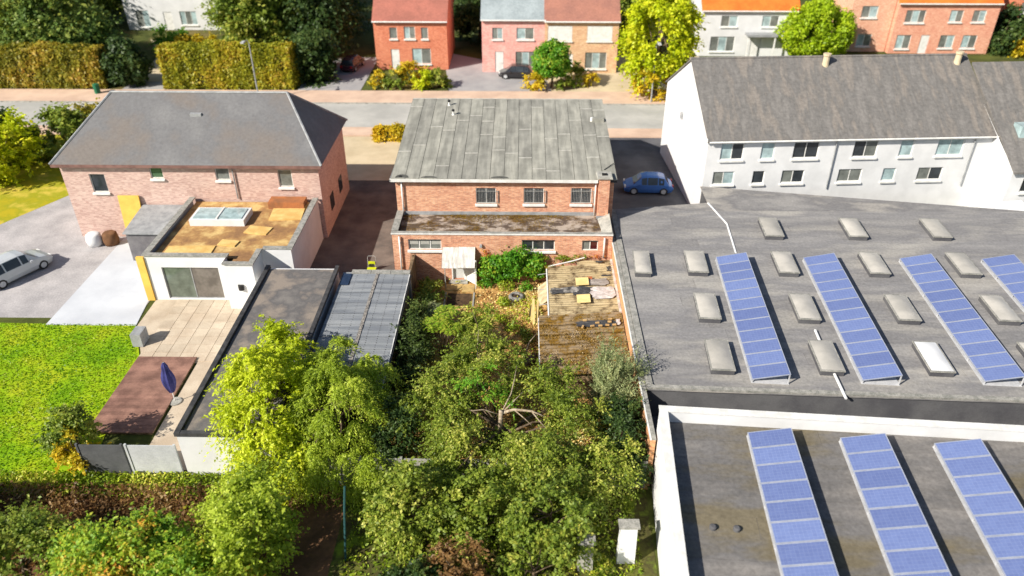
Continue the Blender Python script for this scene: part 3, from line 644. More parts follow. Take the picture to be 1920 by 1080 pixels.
def rag(name, cx, cy, rx, ry, zfun, mat, parent, seed, n=22, wob=.3, dz=.05):
    rd = random.Random(seed); mb = MB(); vs = [(cx, cy, zfun(cx, cy) + dz + .03)]
    for r in (.5, 1.0):
        for k in range(n):
            t = 2 * math.pi * k / n; sx = abs(math.cos(t)) ** .5 * math.copysign(1, math.cos(t)); sy = abs(math.sin(t)) ** .5 * math.copysign(1, math.sin(t))
            q = r * (1 + rd.uniform(-wob, wob) * r); x, y = cx + rx * sx * q, cy + ry * sy * q; vs.append((x, y, zfun(x, y) + dz + rd.uniform(-.012, .03)))
    fs = [(0, 1 + k, 1 + (k + 1) % n) for k in range(n)] + [(1 + k, 1 + n + k, 1 + n + (k + 1) % n, 1 + (k + 1) % n) for k in range(n)]
    mb.add(vs, fs); mb.add([(x, y, z - .012) for x, y, z in vs], [f[::-1] for f in fs])
    return mb.build(name, mat, parent)
rag('torn_felt', 2.6, 39.2, .85, .33, z1, m_tornfelt, s1, 1, wob=.35, dz=.12)
rag('torn_felt', 3.95, 39.0, .62, .42, z1, m_blacksheet, s1, 2, wob=.4, dz=.13)
rag('torn_felt', 2.2, 39.0, .45, .22, z1, m_blacksheet, s1, 5, wob=.4, dz=.15)
rag('torn_felt', 4.55, 40.0, .9, .42, z1, M('grey_felt', lin(168, 160, 154), lin(126, 118, 110), 3, stretch=(.5, 3, 1), fine=.4), s1, 8, wob=.15, dz=.13)
rag('plastic_sheet', 4.95, 38.7, .75, .62, z1, m_plastic, s1, 3, wob=.12, dz=.16)
rag('torn_felt', 5.55, 41.5, .14, .3, z1, m_blacksheet, s1, 11, wob=.3, dz=.13)
rag('torn_felt', 5.0, 42.4, .25, .12, z1, m_blacksheet, s1, 12, wob=.3, dz=.13)
rag('torn_felt', 5.35, 40.75, .3, .1, z1, m_blacksheet, s1, 13, wob=.3, dz=.13)
for (x, y, wd, dp, nm) in ((3.76, 39.95, .40, .42, 'square plywood board lying on the tan shed roof nearer the brick house'), (3.73, 38.05, .40, .44, 'square plywood board lying on the tan shed roof beside the clear plastic')):
    zz = z1(x, y) + .19
    tag(MB().hexa([(x - wd, y - dp, zz), (x + wd, y - dp, zz + .06), (x + wd, y + dp, zz + .06), (x - wd, y + dp, zz)], [(x - wd, y - dp, zz + .025), (x + wd, y - dp, zz + .085), (x + wd, y + dp, zz + .085), (x - wd, y + dp, zz + .025)]).build('plywood_board', m_ply), nm, 'board')
tag(MB().box(4.1, 4.42, 40.36, 40.5, z1(4.2, 40.4) + .14, z1(4.2, 40.4) + .25).build('loose_brick', M('loose_brick', lin(196, 120, 78), lin(170, 96, 60), 5)), 'single orange brick lying on the grey felt of the tan shed roof', 'brick')
# gutter edge and frame of the open front
MB().tube([(1.62, 36.5, 1.68), (1.62, 42.0, 1.68)], .05, 8).build('gutter', m_white, s1)
for y in (36.7, 38.4, 40.1, 41.9):
    B('post', m_wood, s1, 1.72, 1.8, y - .04, y + .04, 0, 1.66)
    MB().tube([(1.75, y - .3, 1.62), (1.05, y - .3, 1.5)], .022, 5).build('rail', m_metal, s1)
B('wall_edge_strip', m_plastic, s1, 5.74, 5.88, 36.6, 42.7, 1.98, 2.06)
lp = MB(); lp.hexa([(1.05, 39.3, .5), (1.6, 39.3, 1.0), (1.6, 41.6, 1.0), (1.05, 41.6, .5)], [(1.05, 39.3, .54), (1.6, 39.3, 1.04), (1.6, 41.6, 1.04), (1.05, 41.6, .54)])
tag(lp.build('leaning_panel', M('weathered_panel', lin(206, 190, 156), lin(170, 152, 118), 2.2, fine=.3)), 'weathered beige panel propped along the open side of the tan shed', 'panel')
B('panel_prop', m_wood, None, 1.3, 1.36, 40.4, 40.46, 0, .72); tag(bpy.data.objects['panel_prop'], 'small timber prop under the beige panel by the tan shed', 'prop')

s2 = thing('mossy_shed', 'larger shed with brown mossy corrugated roof beyond the apple tree', 'shed', (3.4, 33.8, 0))
z2 = lambda x, y: 1.66 + (x - 1.05) * .05 + .015 * math.sin(y * 2.3)
wS = MB(); wS.box(1.35, 5.85, 31.3, 31.4, 0, 1.55); wS.box(1.35, 5.85, 36.4, 36.5, 0, 1.55); wS.box(1.3, 1.4, 31.4, 36.4, 0, 1.55); wS.build('shed_wall', m_wood, s2)
ysh = [31.1, 32.0, 32.9, 33.8, 34.7, 35.6, 36.55]
for i in range(6):
    for (xa, xb, dz) in ((1.02, 2.62, 0), (2.55, 4.2, .035), (4.12, 5.85, .07)):
        corrugated(xa, xb, ysh[i], ysh[i + 1] + .08, lambda x, y: z2(x, y) + dz + .01 * i, .26, .026, 'x', .01, 6, sag=.008).build('roof_sheet', m_shed2, s2)
B('edge_board', m_white, s2, .98, 1.03, 31.1, 36.5, 1.5, 1.68)
# moss cushions and pale lichen over the sheets
k = 9000; X_ = rng.uniform(1.1, 5.8, k); Y_ = rng.uniform(31.1, 36.55, k); keep = (np.sin(X_ * 2.1) + np.sin(Y_ * 2.7 + X_) + rng.normal(size=k) * .9) > .2; X_, Y_ = X_[keep], Y_[keep]; k = len(X_)
Z_ = 1.70 + (X_ - 1.05) * .07 + .02; p = np.stack([X_, Y_, Z_], 1)
v = leaf_quads(p, rdir(k) * .6 + np.array([0, 0, 1]), rng.uniform(.012, .045, k), .8)
tag(fast_mesh('moss', v - np.array(ORG[s2.name]), 4, rng.random(k) ** 1.3, leafM('shed_moss', [lin(96, 76, 36), lin(128, 100, 36), lin(150, 122, 60), lin(190, 170, 136)], .05, gain=1.0), s2), kind='stuff')
# black sheet weighted with loose bricks
z2b = lambda x, y: z2(x, y) + .12
rag('black_sheet', 4.35, 35.5, 1.2, .3, z2b, m_blacksheet, s2, 4, wob=.1, dz=.06)
rag('torn_felt', 5.55, 35.6, .12, .25, z2b, m_plastic, s2, 6, wob=.3, dz=.1)
ob = MB().box(-.11, .11, -.05, .05, 0, .07); b0 = None
for i, (x, y, r) in enumerate(((3.65, 35.75, .1), (4.05, 35.2, .3), (4.5, 35.2, .05), (4.9, 35.25, -.1), (5.3, 35.25, .1), (4.35, 35.48, .2), (5.05, 35.55, 0), (5.1, 35.8, .1), (3.5, 35.15, 1.2))):
    if b0 is None: b0 = ob.build('weight_brick', M('sand_brick', lin(206, 172, 118), lin(176, 140, 92), 5)); o = b0
    else: o = b0.copy(); C.objects.link(o)
    o.location = (x, y, z2b(x, y) + .1); o.rotation_euler = (0, 0, r); tag(o, 'small sandy brick weighing down the black sheet on the mossy shed', 'brick', 'bricks on the black sheet')
# white pipe lying between shed and house, planks at the shed corner
tag(MB().tube([(1.75, 42.75, 1.75), (3.2, 43.05, 1.95), (4.1, 43.3, 2.1)], .042, 8).build('white_pipe', m_white), 'long white pipe lying along the shed roof below the house windows', 'pipe')
for i, (x, y, h, r) in enumerate(((.62, 38.9, 1.5, .08), (.78, 38.7, 1.75, -.03), (.94, 38.8, 1.62, .05), (1.1, 38.95, 1.45, -.06), (.5, 39.4, .9, .2))):
    o = MB().box(-.07, .07, -.025, .025, 0, h).build('plank', m_ply if i < 3 else m_wood); o.location = (x, y, 0); o.rotation_euler = (R(-6), r, r)
    tag(o, ['pale plank leaning beside the tallest one at the mossy shed corner', 'tallest pale plank standing at the mossy shed corner', 'pale plank between the tallest and the darker one at the shed corner', 'darker old plank standing nearest the mossy shed wall', 'shortest plank tilted at the shed corner'][i], 'plank', 'planks at the shed corner')
for o in [o for o in C.objects if o.parent is None and o.name.split('.')[0] in ('tan_shed', 'mossy_shed', 'plywood_board', 'loose_brick', 'leaning_panel', 'panel_prop', 'weight_brick')]: o.location.y += .5
# tyre planter
tp = thing('tyre_planter', 'old grey tyre used as a planter on the dry garden ground', 'planter', (-.33, 41.6, 0))
pr = [(.27, .02), (.3, .0), (.44, .02), (.5, .1), (.5, .17), (.44, .25), (.32, .27), (.27, .22), (.27, .02)]
MB().lathe((-.33, 41.6, 0), pr, 24).build('tyre', m_rubber, tp, smooth=True)
MB().lathe((-.33, 41.6, 0), [(.0, .17), (.15, .18), (.28, .14)], 18).build('soil', m_soil, tp)
# slabs before the door
for i, (x, y, wd, dp, r) in enumerate(((-4.45, 42.85, .55, .36, .04), (-3.5, 42.7, .4, .42, -.05))):
    o = MB().box(-wd, wd, -dp, dp, 0, .05).build('stone_slab', m_stone); o.location = (x, y, .0); o.rotation_euler = (0, 0, r)
    tag(o, ['wide sandy stone slab before the white back door', 'narrow sandy stone slab at the foot of the open door leaf'][i], 'slab')
pit = MB(); pit.poly([(-4.85, 40.7), (-3.2, 40.65), (-3.25, 42.1), (-4.8, 42.15)], -.1, .006); struct('bare_earth', pit, m_soil)
for i, (a, b2) in enumerate(((-5.0, -4.9), (-3.15, -3.05))):
    tag(MB().box(a, b2, 40.6, 42.2, 0, .05).build('path_edging', m_concrete), ['narrow concrete edging on the garage side of the bare earth path', 'narrow concrete edging on the climber side of the bare earth path'][i], 'edging')
# fallen log and debris by the mossy shed
tag(MB().tube([(.1, 34.3, .22), (.55, 34.7, .28), (.8, 35.3, .2)], [.2, .24, .18], 10).build('log', m_bark, smooth=True), 'thick fallen log lying beside the mossy shed', 'log')
tag(MB().tube([(.2, 35.0, .1), (.45, 35.6, .9), (.9, 36.2, 1.1)], [.05, .04, .02], 7).build('dead_branch', m_palebark, smooth=True), 'pale dead branch arching over the log by the mossy shed', 'branch')

# leaf litter and weeds over the garden floor
def scatter(name, label, cat, n, xr, yr, keepf, size, mat, upn, lift, parent=None, asp=.5):
    X_ = rng.uniform(*xr, n); Y_ = rng.uniform(*yr, n); kp = keepf(X_, Y_); X_, Y_ = X_[kp], Y_[kp]; n = len(X_)
    p = np.stack([X_, Y_, lift * rng.random(n) + .015], 1); v = leaf_quads(p, rdir(n) + np.array([0, 0, upn]), size * rng.uniform(.5, 1.4, n), asp)
    org = (float(np.mean(xr)), float(np.mean(yr)), 0); T = np.clip(.5 + .3 * np.sin(X_ * 1.1 + 2 * np.sin(Y_ * .8)) + rng.normal(size=n) * .22, 0, 1)
    o = fast_mesh(name, v - np.array(org), 4, T, mat, None, org); tag(o, label, cat, kind='stuff'); return o
clear = lambda x, y: ~((x > -5.0) & (x < -3.0) & (y > 40.5) & (y < 43.3)) & ~((x > 1.3) & (y > 31)) & ~((x < -6.9) & (y > 29.4))
scatter('leaf_litter', 'dry tan and orange leaf litter over the garden ground', 'leaves', 26000, (-6.9, 5.8), (25.7, 43.4), lambda x, y: clear(x, y) & (rng.random(len(x)) < .35 + .65 * (x > -2.6)), .07, L_litter, 1.2, .07)
scatter('weeds', 'patchy green weeds growing through the dry leaf litter', 'weeds', 26000, (-6.9, 5.8), (25.7, 43.5), lambda x, y: clear(x, y) & ((np.sin(x * 1.7 + 1) + np.sin(y * 1.3) + np.sin(x * .7 - y * .9) + rng.normal(size=len(x)) * .5) > .75), .075, L_grass, .5, .28)

# ================================================================== PLANTS OF THE PLOT
A = np.array
def cl(*rows): return A(rows, float)
# bright drooping tree at the left corner of the plot
wc = np.concatenate([blob_clumps((-8.7, 27.2, 3.1), (2.0, 2.0, 2.5), 52, .6, .5, -.9), blob_clumps((-9.3, 29.6, 3.5), (1.5, 1.5, 1.5), 26, .55, .4), blob_clumps((-7.5, 29.4, 3.0), (.9, 1.1, 1.4), 18, .45, .4), blob_clumps((-8.6, 25.3, 1.5), (2.2, .9, 1.3), 30, .5, .4)])
tree('willow_tree', 'bright yellow green drooping willow beside the sheet roofed garage', (-8.6, 27.6, 0), wc, L_willow, 2500, .066, .2, 20, seed=2, spray=dict(twig=22, length=1.7, droop=1.3, out=.9, up=.1, aspect=.3, jit=.5))
# the apple tree in the middle with a sawn trunk and pale bare boughs
ac = []
for (c, r, n, q) in (((-3.6, 28.6, 2.6), (1.9, 1.6, 1.3), 20, .55), ((-1.2, 30.6, 2.7), (1.6, 1.5, 1.2), 17, .5), ((1.0, 29.2, 2.6), (1.5, 1.4, 1.2), 15, .5), ((2.5, 27.4, 2.7), (1.4, 1.3, 1.2), 16, .5),
                     ((-2.6, 25.9, 2.3), (1.8, 1.1, 1.3), 18, .52), ((.7, 24.9, 2.4), (2.0, 1.0, 1.4), 24, .55), ((2.7, 24.7, 2.1), (1.4, .9, 1.2), 14, .5), ((-4.9, 27.4, 2.3), (1.2, 1.3, 1.2), 10, .5), ((-3.0, 31.6, 2.1), (1.4, 1.0, 1.0), 11, .5),
                     ((-3.6, 24.2, 1.6), (1.5, .9, 1.1), 14, .5), ((-.6, 23.9, 1.7), (1.7, .8, 1.1), 15, .5), ((2.4, 23.6, 1.5), (1.6, .8, 1.0), 14, .5), ((4.4, 25.4, 1.9), (.9, 1.0, 1.1), 9, .45)):
    ac.append(blob_clumps(c, r, n, q, .45, -.6))
ac = np.concatenate(ac)
at = tree('apple_tree', 'wide spreading olive green apple tree with pale bare boughs in its middle', (-1.0, 27.2, 0), ac, L_apple, 1750, .052, .2, 26, bark=m_bark, seed=4, spray=dict(twig=16, length=1.55, droop=.45, out=.55, up=.35, aspect=.62, jit=.55))
cb = MB(); cb.tube([(-.95, 26.7, 2.3), (-.92, 26.7, 3.0), (-.9, 26.72, 3.6)], [.12, .11, .105], 10); cb.build('sawn_bough', m_palebark, at, smooth=True)
cb = MB(); cb.tube([(-.85, 26.75, 3.45), (-.3, 26.75, 3.65), (.5, 26.6, 3.7), (1.1, 26.3, 3.65)], [.075, .065, .05, .02], 8); cb.tube([(.5, 26.6, 3.7), (.9, 26.1, 3.5), (1.15, 25.8, 3.4)], [.035, .025, .01], 6); cb.tube([(-.3, 26.75, 3.65), (.2, 26.3, 3.5), (.5, 26.0, 3.4)], [.035, .02, .01], 6); cb.build('pale_bough', m_palebark, at, smooth=True)
cb = MB(); cb.tube([(-.85, 26.9, 3.4), (-.45, 27.8, 3.7), (-.3, 28.5, 4.0), (-.2, 29.3, 4.2)], [.04, .032, .022, .01], 7); cb.tube([(-.85, 26.8, 3.4), (-.3, 27.3, 3.7), (.1, 27.7, 3.9)], [.045, .03, .012], 7); cb.tube([(-1.0, 26.8, 3.3), (-1.7, 26.9, 3.5), (-2.3, 26.7, 3.6)], [.03, .022, .01], 6); cb.build('thin_bough', m_palebark, at, smooth=True)
for (p0, p1) in (((-2.3, 32.0, 2.4), (-2.25, 33.0, 3.7)), ((1.2, 28.6, 3.0), (1.35, 29.4, 4.0))):
    m_ = [(a + b2) / 2 + random.uniform(-.1, .1) for a, b2 in zip(p0, p1)]; MB().tube([p0, m_, p1], [.022, .016, .006], 6).build('bare_twig', m_palebark, at)
# bright green sucker growth by the sawn trunk
tree('young_walnut', 'bright green young shoots growing through the middle of the apple tree', (-1.6, 28.0, 0), np.concatenate([blob_clumps((-2.0, 28.2, 3.9), (1.2, 1.1, .8), 13, .34, .2), blob_clumps((-1.2, 27.6, 3.5), (.7, .7, .5), 7, .28, .2)]), L_bright, 600, .055, .05, 8, cat='sapling', seed=5, spray=dict(twig=10, length=1.6))
# taller column of the apple's neighbour
cc = np.concatenate([blob_clumps((-2.5, 35.0, 2.3), (.85, .8, 1.5), 18, .42, .4), blob_clumps((-2.3, 33.4, 2.4), (1.2, .8, .9), 13, .45, .4)])
tree('pear_tree', 'upright olive green fruit tree standing between the dry ground and the apple tree', (-2.4, 34.7, 0), cc, L_apple, 1750, .052, .11, 12, seed=6, spray=dict(twig=14, length=1.4, droop=.3, out=.5, up=.5, aspect=.6, jit=.5))
# grey green shrub against the mossy shed
sc_ = blob_clumps((4.75, 30.1, 2.0), (1.25, 1.3, 2.0), 46, .42, .45, -.8)
tree('silver_shrub', 'grey green feathery shrub standing against the mossy shed', (4.7, 30.1, 0), sc_, L_silver, 1900, .07, .08, 16, cat='shrub', seed=7, spray=dict(twig=18, length=1.7, droop=-.2, out=.5, up=1.3, aspect=.25, jit=.35))
tree('ivy_thicket', 'dark green ivy thicket along the boundary wall below the silver shrub', (4.9, 27.4, 0), np.concatenate([blob_clumps((4.9, 27.4, 1.6), (1.0, 2.0, 1.5), 44, .5, .5, -.8), blob_clumps((5.0, 26.1, 1.3), (.8, .8, 1.3), 18, .45, .5)]), L_dark, 1700, .06, .07, 10, cat='thicket', seed=8, spray=dict(length=1.4))
tree('holly_shrub', 'dark glossy shrub wedged between the willow and the apple tree', (-6.1, 27.6, 0), blob_clumps((-6.0, 27.6, 1.5), (.9, 2.0, 1.5), 38, .5, .5, -.8), L_dark, 1400, .065, .07, 10, cat='shrub', seed=9, spray=dict(length=1.4))
tree('shade_shrub', 'broad dark shrub growing along the garage wall', (-6.2, 34.6, 0), blob_clumps((-6.1, 34.8, 1.0), (.8, 3.6, 1.3), 56, .5, .5, -.8), leafM('shade_leaf', [lin(40, 54, 26), lin(58, 76, 34), lin(76, 94, 42), lin(110, 120, 58)]), 1200, .065, .06, 12, cat='shrub', seed=10, spray=dict(length=1.5))
tree('corner_shrub', 'low dull green shrub under the three light window by the door', (-6.0, 41.9, 0), blob_clumps((-6.0, 41.4, .35), (.95, 1.7, .55), 30, .36, .4, -.5), L_mid, 800, .07, .04, 8, cat='shrub', seed=11, spray=dict(length=1.4))
# sumac: stems with rings of long drooping leaflets
def sumac(name, label, base, stems, leafmat, seed):
    rd = random.Random(seed); t = thing(name, label, 'shrub', base); P = []; Nn = []; Ax = []; mb = MB()
    for (dx, dy, h) in stems:
        tip = Vector((base[0] + dx, base[1] + dy, h)); mb.tube([base, (base[0] + dx * .6, base[1] + dy * .6, h * .5), tip], [.04, .03, .015], 6)
        for k in range(11):
            a = 2 * math.pi * k / 11 + rd.uniform(-.2, .2); L = rd.uniform(.55, .85); mb.tube([tip, tip + Vector((math.cos(a) * L * .5, math.sin(a) * L * .5, .16)), tip + Vector((math.cos(a) * L, math.sin(a) * L, -.08))], [.008, .006, .003], 4)
            for q in range(9):
                u = .2 + .8 * q / 8
                for s in (-1, 1):
                    c = tip + Vector((math.cos(a) * L * u, math.sin(a) * L * u, .16 * math.sin(u * 2.6) - .04 * u)); sd = Vector((-math.sin(a), math.cos(a), -.35)) * s
                    P.append(c + sd * .1); Ax.append(sd + Vector((math.cos(a), math.sin(a), 0)) * .4); Nn.append((rd.uniform(-.3, .3), rd.uniform(-.3, .3), 1))
    P = A([tuple(p) for p in P]); Ax = A([tuple(p) for p in Ax]); n = len(P); nr = A(Nn)
    nr /= np.linalg.norm(nr, axis=1, keepdims=True); tt = Ax - nr * np.sum(Ax * nr, 1, keepdims=True); tt /= np.linalg.norm(tt, axis=1, keepdims=True); bb = np.cross(nr, tt); s = .14
    v = np.stack([P - tt * s, P + bb * s * .3, P + tt * s, P - bb * s * .3], 1).reshape(-1, 3)
    fast_mesh('fronds', v - A(base), 4, rng.random(n), leafmat, t); mb.build('stems', m_bark, t); return t
sumac('sumac', 'light green sumac with long drooping fronds near the garage', (-4.6, 35.3, 0), ((0, .2, 2.4), (.6, -.2, 2.2), (-.5, .3, 2.1), (.4, .7, 2.7), (1.0, .3, 1.8)), leafM('sumac_leaf', [lin(104, 140, 34), lin(130, 164, 44), lin(164, 184, 60), lin(190, 192, 80)], gain=.95), 3)
# dark hellebore-like plants by the garage
for i, (x, y) in enumerate(((-5.9, 36.8), (-5.4, 38.3))):
    sumac('tall_weed', ['bluish green tall weed at the foot of the garage wall', 'bluish green tall weed between the shrubs and the sumac'][i], (x, y, 0), ((0, 0, 1.3), (.3, .2, 1.0), (-.3, .1, .9)), L_silver, 20 + i)
# climber on the house wall
vc = np.concatenate([blob_clumps((-1.7, AY - .45, 1.35), (1.0, .42, 1.0), 28, .36, .5, -1), blob_clumps((-.1, AY - .5, 1.55), (1.3, .45, .95), 34, .36, .5, -1), blob_clumps((.9, AY - .4, 1.3), (.5, .35, .9), 14, .32, .4, -1), blob_clumps((-2.45, AY - .25, 1.2), (.35, .2, .9), 9, .28, .4, -1)])
vt = tree('wall_climber', 'vivid green climbing vine covering the annex wall beside the canopy', (-.7, AY - .4, 0), vc, L_bright, 1100, .08, .05, 12, cat='climber', up=.5, core=.35, rag=.4, aspect=.6, seed=12)
v2, T2 = clump_leaves(np.concatenate([blob_clumps((2.6, 43.5, 1.95), (1.8, .15, .16), 26, .15, .2, -1), blob_clumps((2.3, 42.75, 1.62), (1.3, .15, .08), 14, .13, .2, -1)]), 1100, .045, up=.7, aspect=.7)
fast_mesh('trailing_shoots', v2 - A([-.7, AY - .4, 0]), 4, T2, leafM('trailing_leaf', [lin(84, 124, 30), lin(112, 142, 36), lin(156, 156, 44), lin(190, 130, 50)], gain=1.0), vt)
v2, T2 = clump_leaves(np.concatenate([blob_clumps((-2.5, AY - .15, 2.25), (.4, .12, .35), 9, .2, .2, -1), blob_clumps((4.8, AY - .2, 2.05), (.9, .1, .1), 8, .12, .2, -1)]), 600, .045, up=.3)
fast_mesh('withered_shoots', v2 - A([-.7, AY - .4, 0]), 4, T2, L_redleaf, vt)
for i, (x, y, r, lm) in enumerate(((-.9, 42.6, .5, L_grass), (.3, 42.4, .45, L_bright), (-2.5, 42.9, .35, L_bright), (-1.1, 40.8, .35, L_grass), (.3, 37.4, .6, L_mid), (-.6, 38.0, .5, L_grass), (-2.8, 37.9, .5, L_mid), (.5, 33.1, .55, L_mid), (-1.5, 38.9, .4, L_grass))):
    nm = ['yellowish weed clump at the foot of the climber', 'green weed clump between climber and tyre planter', 'small bright weed clump beside the open door leaf', 'weed clump left of the tyre planter on dry leaves', 'leafy weed clump by the timber planks', 'pale weed clump amid the dry leaves near the planks', 'leafy weed clump below the bare earth path', 'leafy weed clump beside the fallen log', 'pale weed clump in the middle of the dry leaves'][i]
    tree('weed_clump', nm, (x, y, 0), blob_clumps((x, y, .2), (r, r, .3), 9, .22, .2, -.2), lm, 900, .06, .012, 5, cat='weeds', up=.6, seed=30 + i)

# ================================================================== RIGHT NEIGHBOUR: FLAT ROOF WITH ROOFLIGHTS AND SOLAR ROWS
m_flat = M('flat_roof_felt', lin(146, 144, 142), lin(118, 117, 118), .35, c3=lin(160, 156, 150), rough=.95, fine=.3, finescale=6, stretch=(.5, 1, 1))
m_flatdark = M('flat_roof_dark', lin(98, 98, 100), lin(78, 78, 82), .5, rough=.95, fine=.3)
m_opal = M('opal_rooflight', lin(186, 182, 174), lin(168, 165, 158), 1, rough=.45, spec=.4, fine=.1, vary=.12)
m_alu = M('aluminium', (.55, .56, .58), (.45, .46, .48), 3, rough=.4, spec=.5)
fh = thing('flat_roofed_hall', 'wide grey flat roofed hall with rooflights beside the brick boundary wall', 'hall', (20, 40, 0))
hp = [(6.28, 29.2), (36, 28.0), (35.2, 48.6), (13.35, 52.3), (13.35, 49.6), (6.28, 48.4)]
MB().poly(hp, 0, 2.9).build('wall', m_flatdark, fh)
inset = [(6.16, 29.1), (36.1, 27.9), (35.3, 48.7), (13.25, 52.45), (13.25, 49.7), (6.16, 48.5)]
MB().poly(inset, 2.904, 2.97).build('roof', m_flat, fh)
m_strip = M('membrane_sheet', lin(146, 144, 142), lin(126, 125, 126), .35, c3=lin(156, 153, 148), rough=.95, fine=.35, finescale=6, stretch=(.3, 1.2, 1), vary=.07)
hr_ = [o for o in fh.children if o.name.startswith('roof')][0]
rs = random.Random(9); NS = 19
for i in range(NS):
    u0, u1 = i / NS, (i + 1) / NS; xs = [6.55] + sorted(rs.uniform(9, 33) for _ in range(3)) + [35.2]
    yl = lambda x, u: (29.4 + (28.25 - 29.4) * (x - 6.5) / 29) * (1 - u) + (48.3 + .25 * (x - 6.5) / 29) * u
    for xa, xb in zip(xs[:-1], xs[1:]):
        if xb - xa < .5: continue
        h = rs.uniform(0, .005); q = [(xa + .01, yl(xa, u0) + .02), (xb - .01, yl(xb, u0) + .02), (xb - .01, yl(xb, u1)), (xa + .01, yl(xa, u1))]
        MB().hexa([(x, y, 2.96) for x, y in q], [(x, y, 2.976 + h + (.012 if k > 1 else 0)) for k, (x, y) in enumerate(q)]).build('membrane_sheet', m_strip, hr_)
ed = MB(); ed.hexa([(6.2, 29.1, 2.972), (36, 27.9, 2.972), (36, 28.15, 2.972), (6.2, 29.35, 2.972)], [(6.2, 29.1, 3.09), (36, 27.9, 3.09), (36, 28.15, 3.09), (6.2, 29.35, 3.09)]); ed.build('roof_edge', m_coping, fh)
B('side_edge', m_coping, fh, 6.17, 6.5, 29.4, 48.4, 2.972, 3.06)
MB().tube([(13.25, 49.6, 3.0), (13.9, 46.4, 3.0), (13.6, 42.5, 3.0)], .06, 6).build('roof_seam', m_whitewall, fh)
MB().tube([(15.9, 34.0, 3.1), (15.7, 31, 3.1), (15.6, 28.4, 3.1)], .07, 6).build('roof_cable_duct', m_whitewall, fh)
alley = MB().poly([(6.28, 26.45), (36, 24.5), (36, 27.85), (6.28, 29.05)], 0, 1.3); tag(alley.build('lean_to_roof', m_flatdark), 'dark low lean-to roof strip between the two solar covered halls', 'roof')
ROT = R(-3.4)
def rot(x, y, a=ROT): return (x * math.cos(a) - y * math.sin(a), x * math.sin(a) + y * math.cos(a))
def rooflight(label, x, y, wd, ln, group, white=False):
    t = thing('rooflight', label, 'rooflight', (x, y, 2.985), ROT, group, local=True)
    MB().box(-wd / 2, wd / 2, -ln / 2, ln / 2, 0, .28).build('curb', m_flatdark, t)
    f = MB(); f.hexa([(-wd / 2 - .04, -ln / 2 - .04, .282), (wd / 2 + .04, -ln / 2 - .04, .282), (wd / 2 + .04, ln / 2 + .04, .282), (-wd / 2 - .04, ln / 2 + .04, .282)], [(-wd / 2 - .04, -ln / 2 - .04, .34), (wd / 2 + .04, -ln / 2 - .04, .34), (wd / 2 + .04, ln / 2 + .04, .34), (-wd / 2 - .04, ln / 2 + .04, .34)])
    f.build('frame', m_coping, t)
    d = MB(); n = 6
    vs = []; fs = []
    for i in range(n + 1):
        u = -1 + 2 * i / n
        for j in range(n + 1):
            w_ = -1 + 2 * j / n; vs.append((u * wd / 2 * .94, w_ * ln / 2 * .96, .342 + .12 * (1 - u * u) * (1 - w_ ** 4)))
    for i in range(n):
        for j in range(n): a = i * (n + 1) + j; fs.append((a, a + n + 1, a + n + 2, a + 1))
    d.add(vs, fs).build('dome', m_whitewall if white else m_opal, t, smooth=True); return t
cx0 = 10.55
words_row = ['near the white building', 'at their white terrace end', 'at mid length', 'at their lean-to end']
words_col = ['beside the first solar row', 'between first and second solar rows', 'between second and third solar rows', 'between third and fourth solar rows']
for j, y in enumerate((45.5, 40.9, 36.0, 31.5)):
    for i in range(4):
        x = 10.45 + 5.45 * i + (y - 36) * .059
        if j == 0 and i == 0: continue
        if j == 0: x += 0.1
        rooflight(f'grey domed rooflight {words_col[i]}, {words_row[j]}' if not (j == 3 and i == 2) else 'bright white rooflight between second and third solar rows', x, y, 1.15, 2.5, 'rooflights on the flat roofed hall', white=(j == 3 and i == 2))
rooflight('narrow grey rooflight close to the brick boundary wall', 7.4, 40.8, .95, 2.6, 'rooflights on the flat roofed hall')
m_cell, n_, l_, b_ = newmat('solar_cells')
tc = n_.new('ShaderNodeTexCoord'); bk = n_.new('ShaderNodeTexBrick'); bk.offset = 0; bk.inputs['Scale'].default_value = 1; bk.inputs['Brick Width'].default_value = .158; bk.inputs['Row Height'].default_value = .158; bk.inputs['Mortar Size'].default_value = .004
bk.inputs['Color1'].default_value = c4((.13, .175, .37)); bk.inputs['Color2'].default_value = c4((.145, .195, .40)); bk.inputs['Mortar'].default_value = c4((.24, .29, .48)); l_.new(tc.outputs['Object'], bk.inputs['Vector'])
mm = mixc(n_, l_, 1, bk.outputs['Color'], ramp(n_, l_, objrand(n_), [(0, (.85, .85, .88)), (1, (1.15, 1.15, 1.12))]), 'MULTIPLY'); l_.new(mm, b_.inputs['Base Color']); setspec(b_, .3, .5)
PM = bpy.data.meshes.new('solar_panel'); pw, pl_ = 1.86, .985
bm_ = MB(); bm_.box(-pw / 2, pw / 2, -pl_ / 2, pl_ / 2, 0, .04); bm_.quad((-pw / 2 + .045, -pl_ / 2 + .045, .0435), (pw / 2 - .045, -pl_ / 2 + .045, .0435), (pw / 2 - .045, pl_ / 2 - .045, .0435), (-pw / 2 + .045, pl_ / 2 - .045, .0435))
PM.from_pydata(bm_.v, [], bm_.f); PM.materials.append(M('panel_frame', (.34, .37, .45), (.28, .31, .39), 3, rough=.4, spec=.5)); PM.materials.append(m_cell); PM.polygons[len(PM.polygons) - 1].material_index = 1
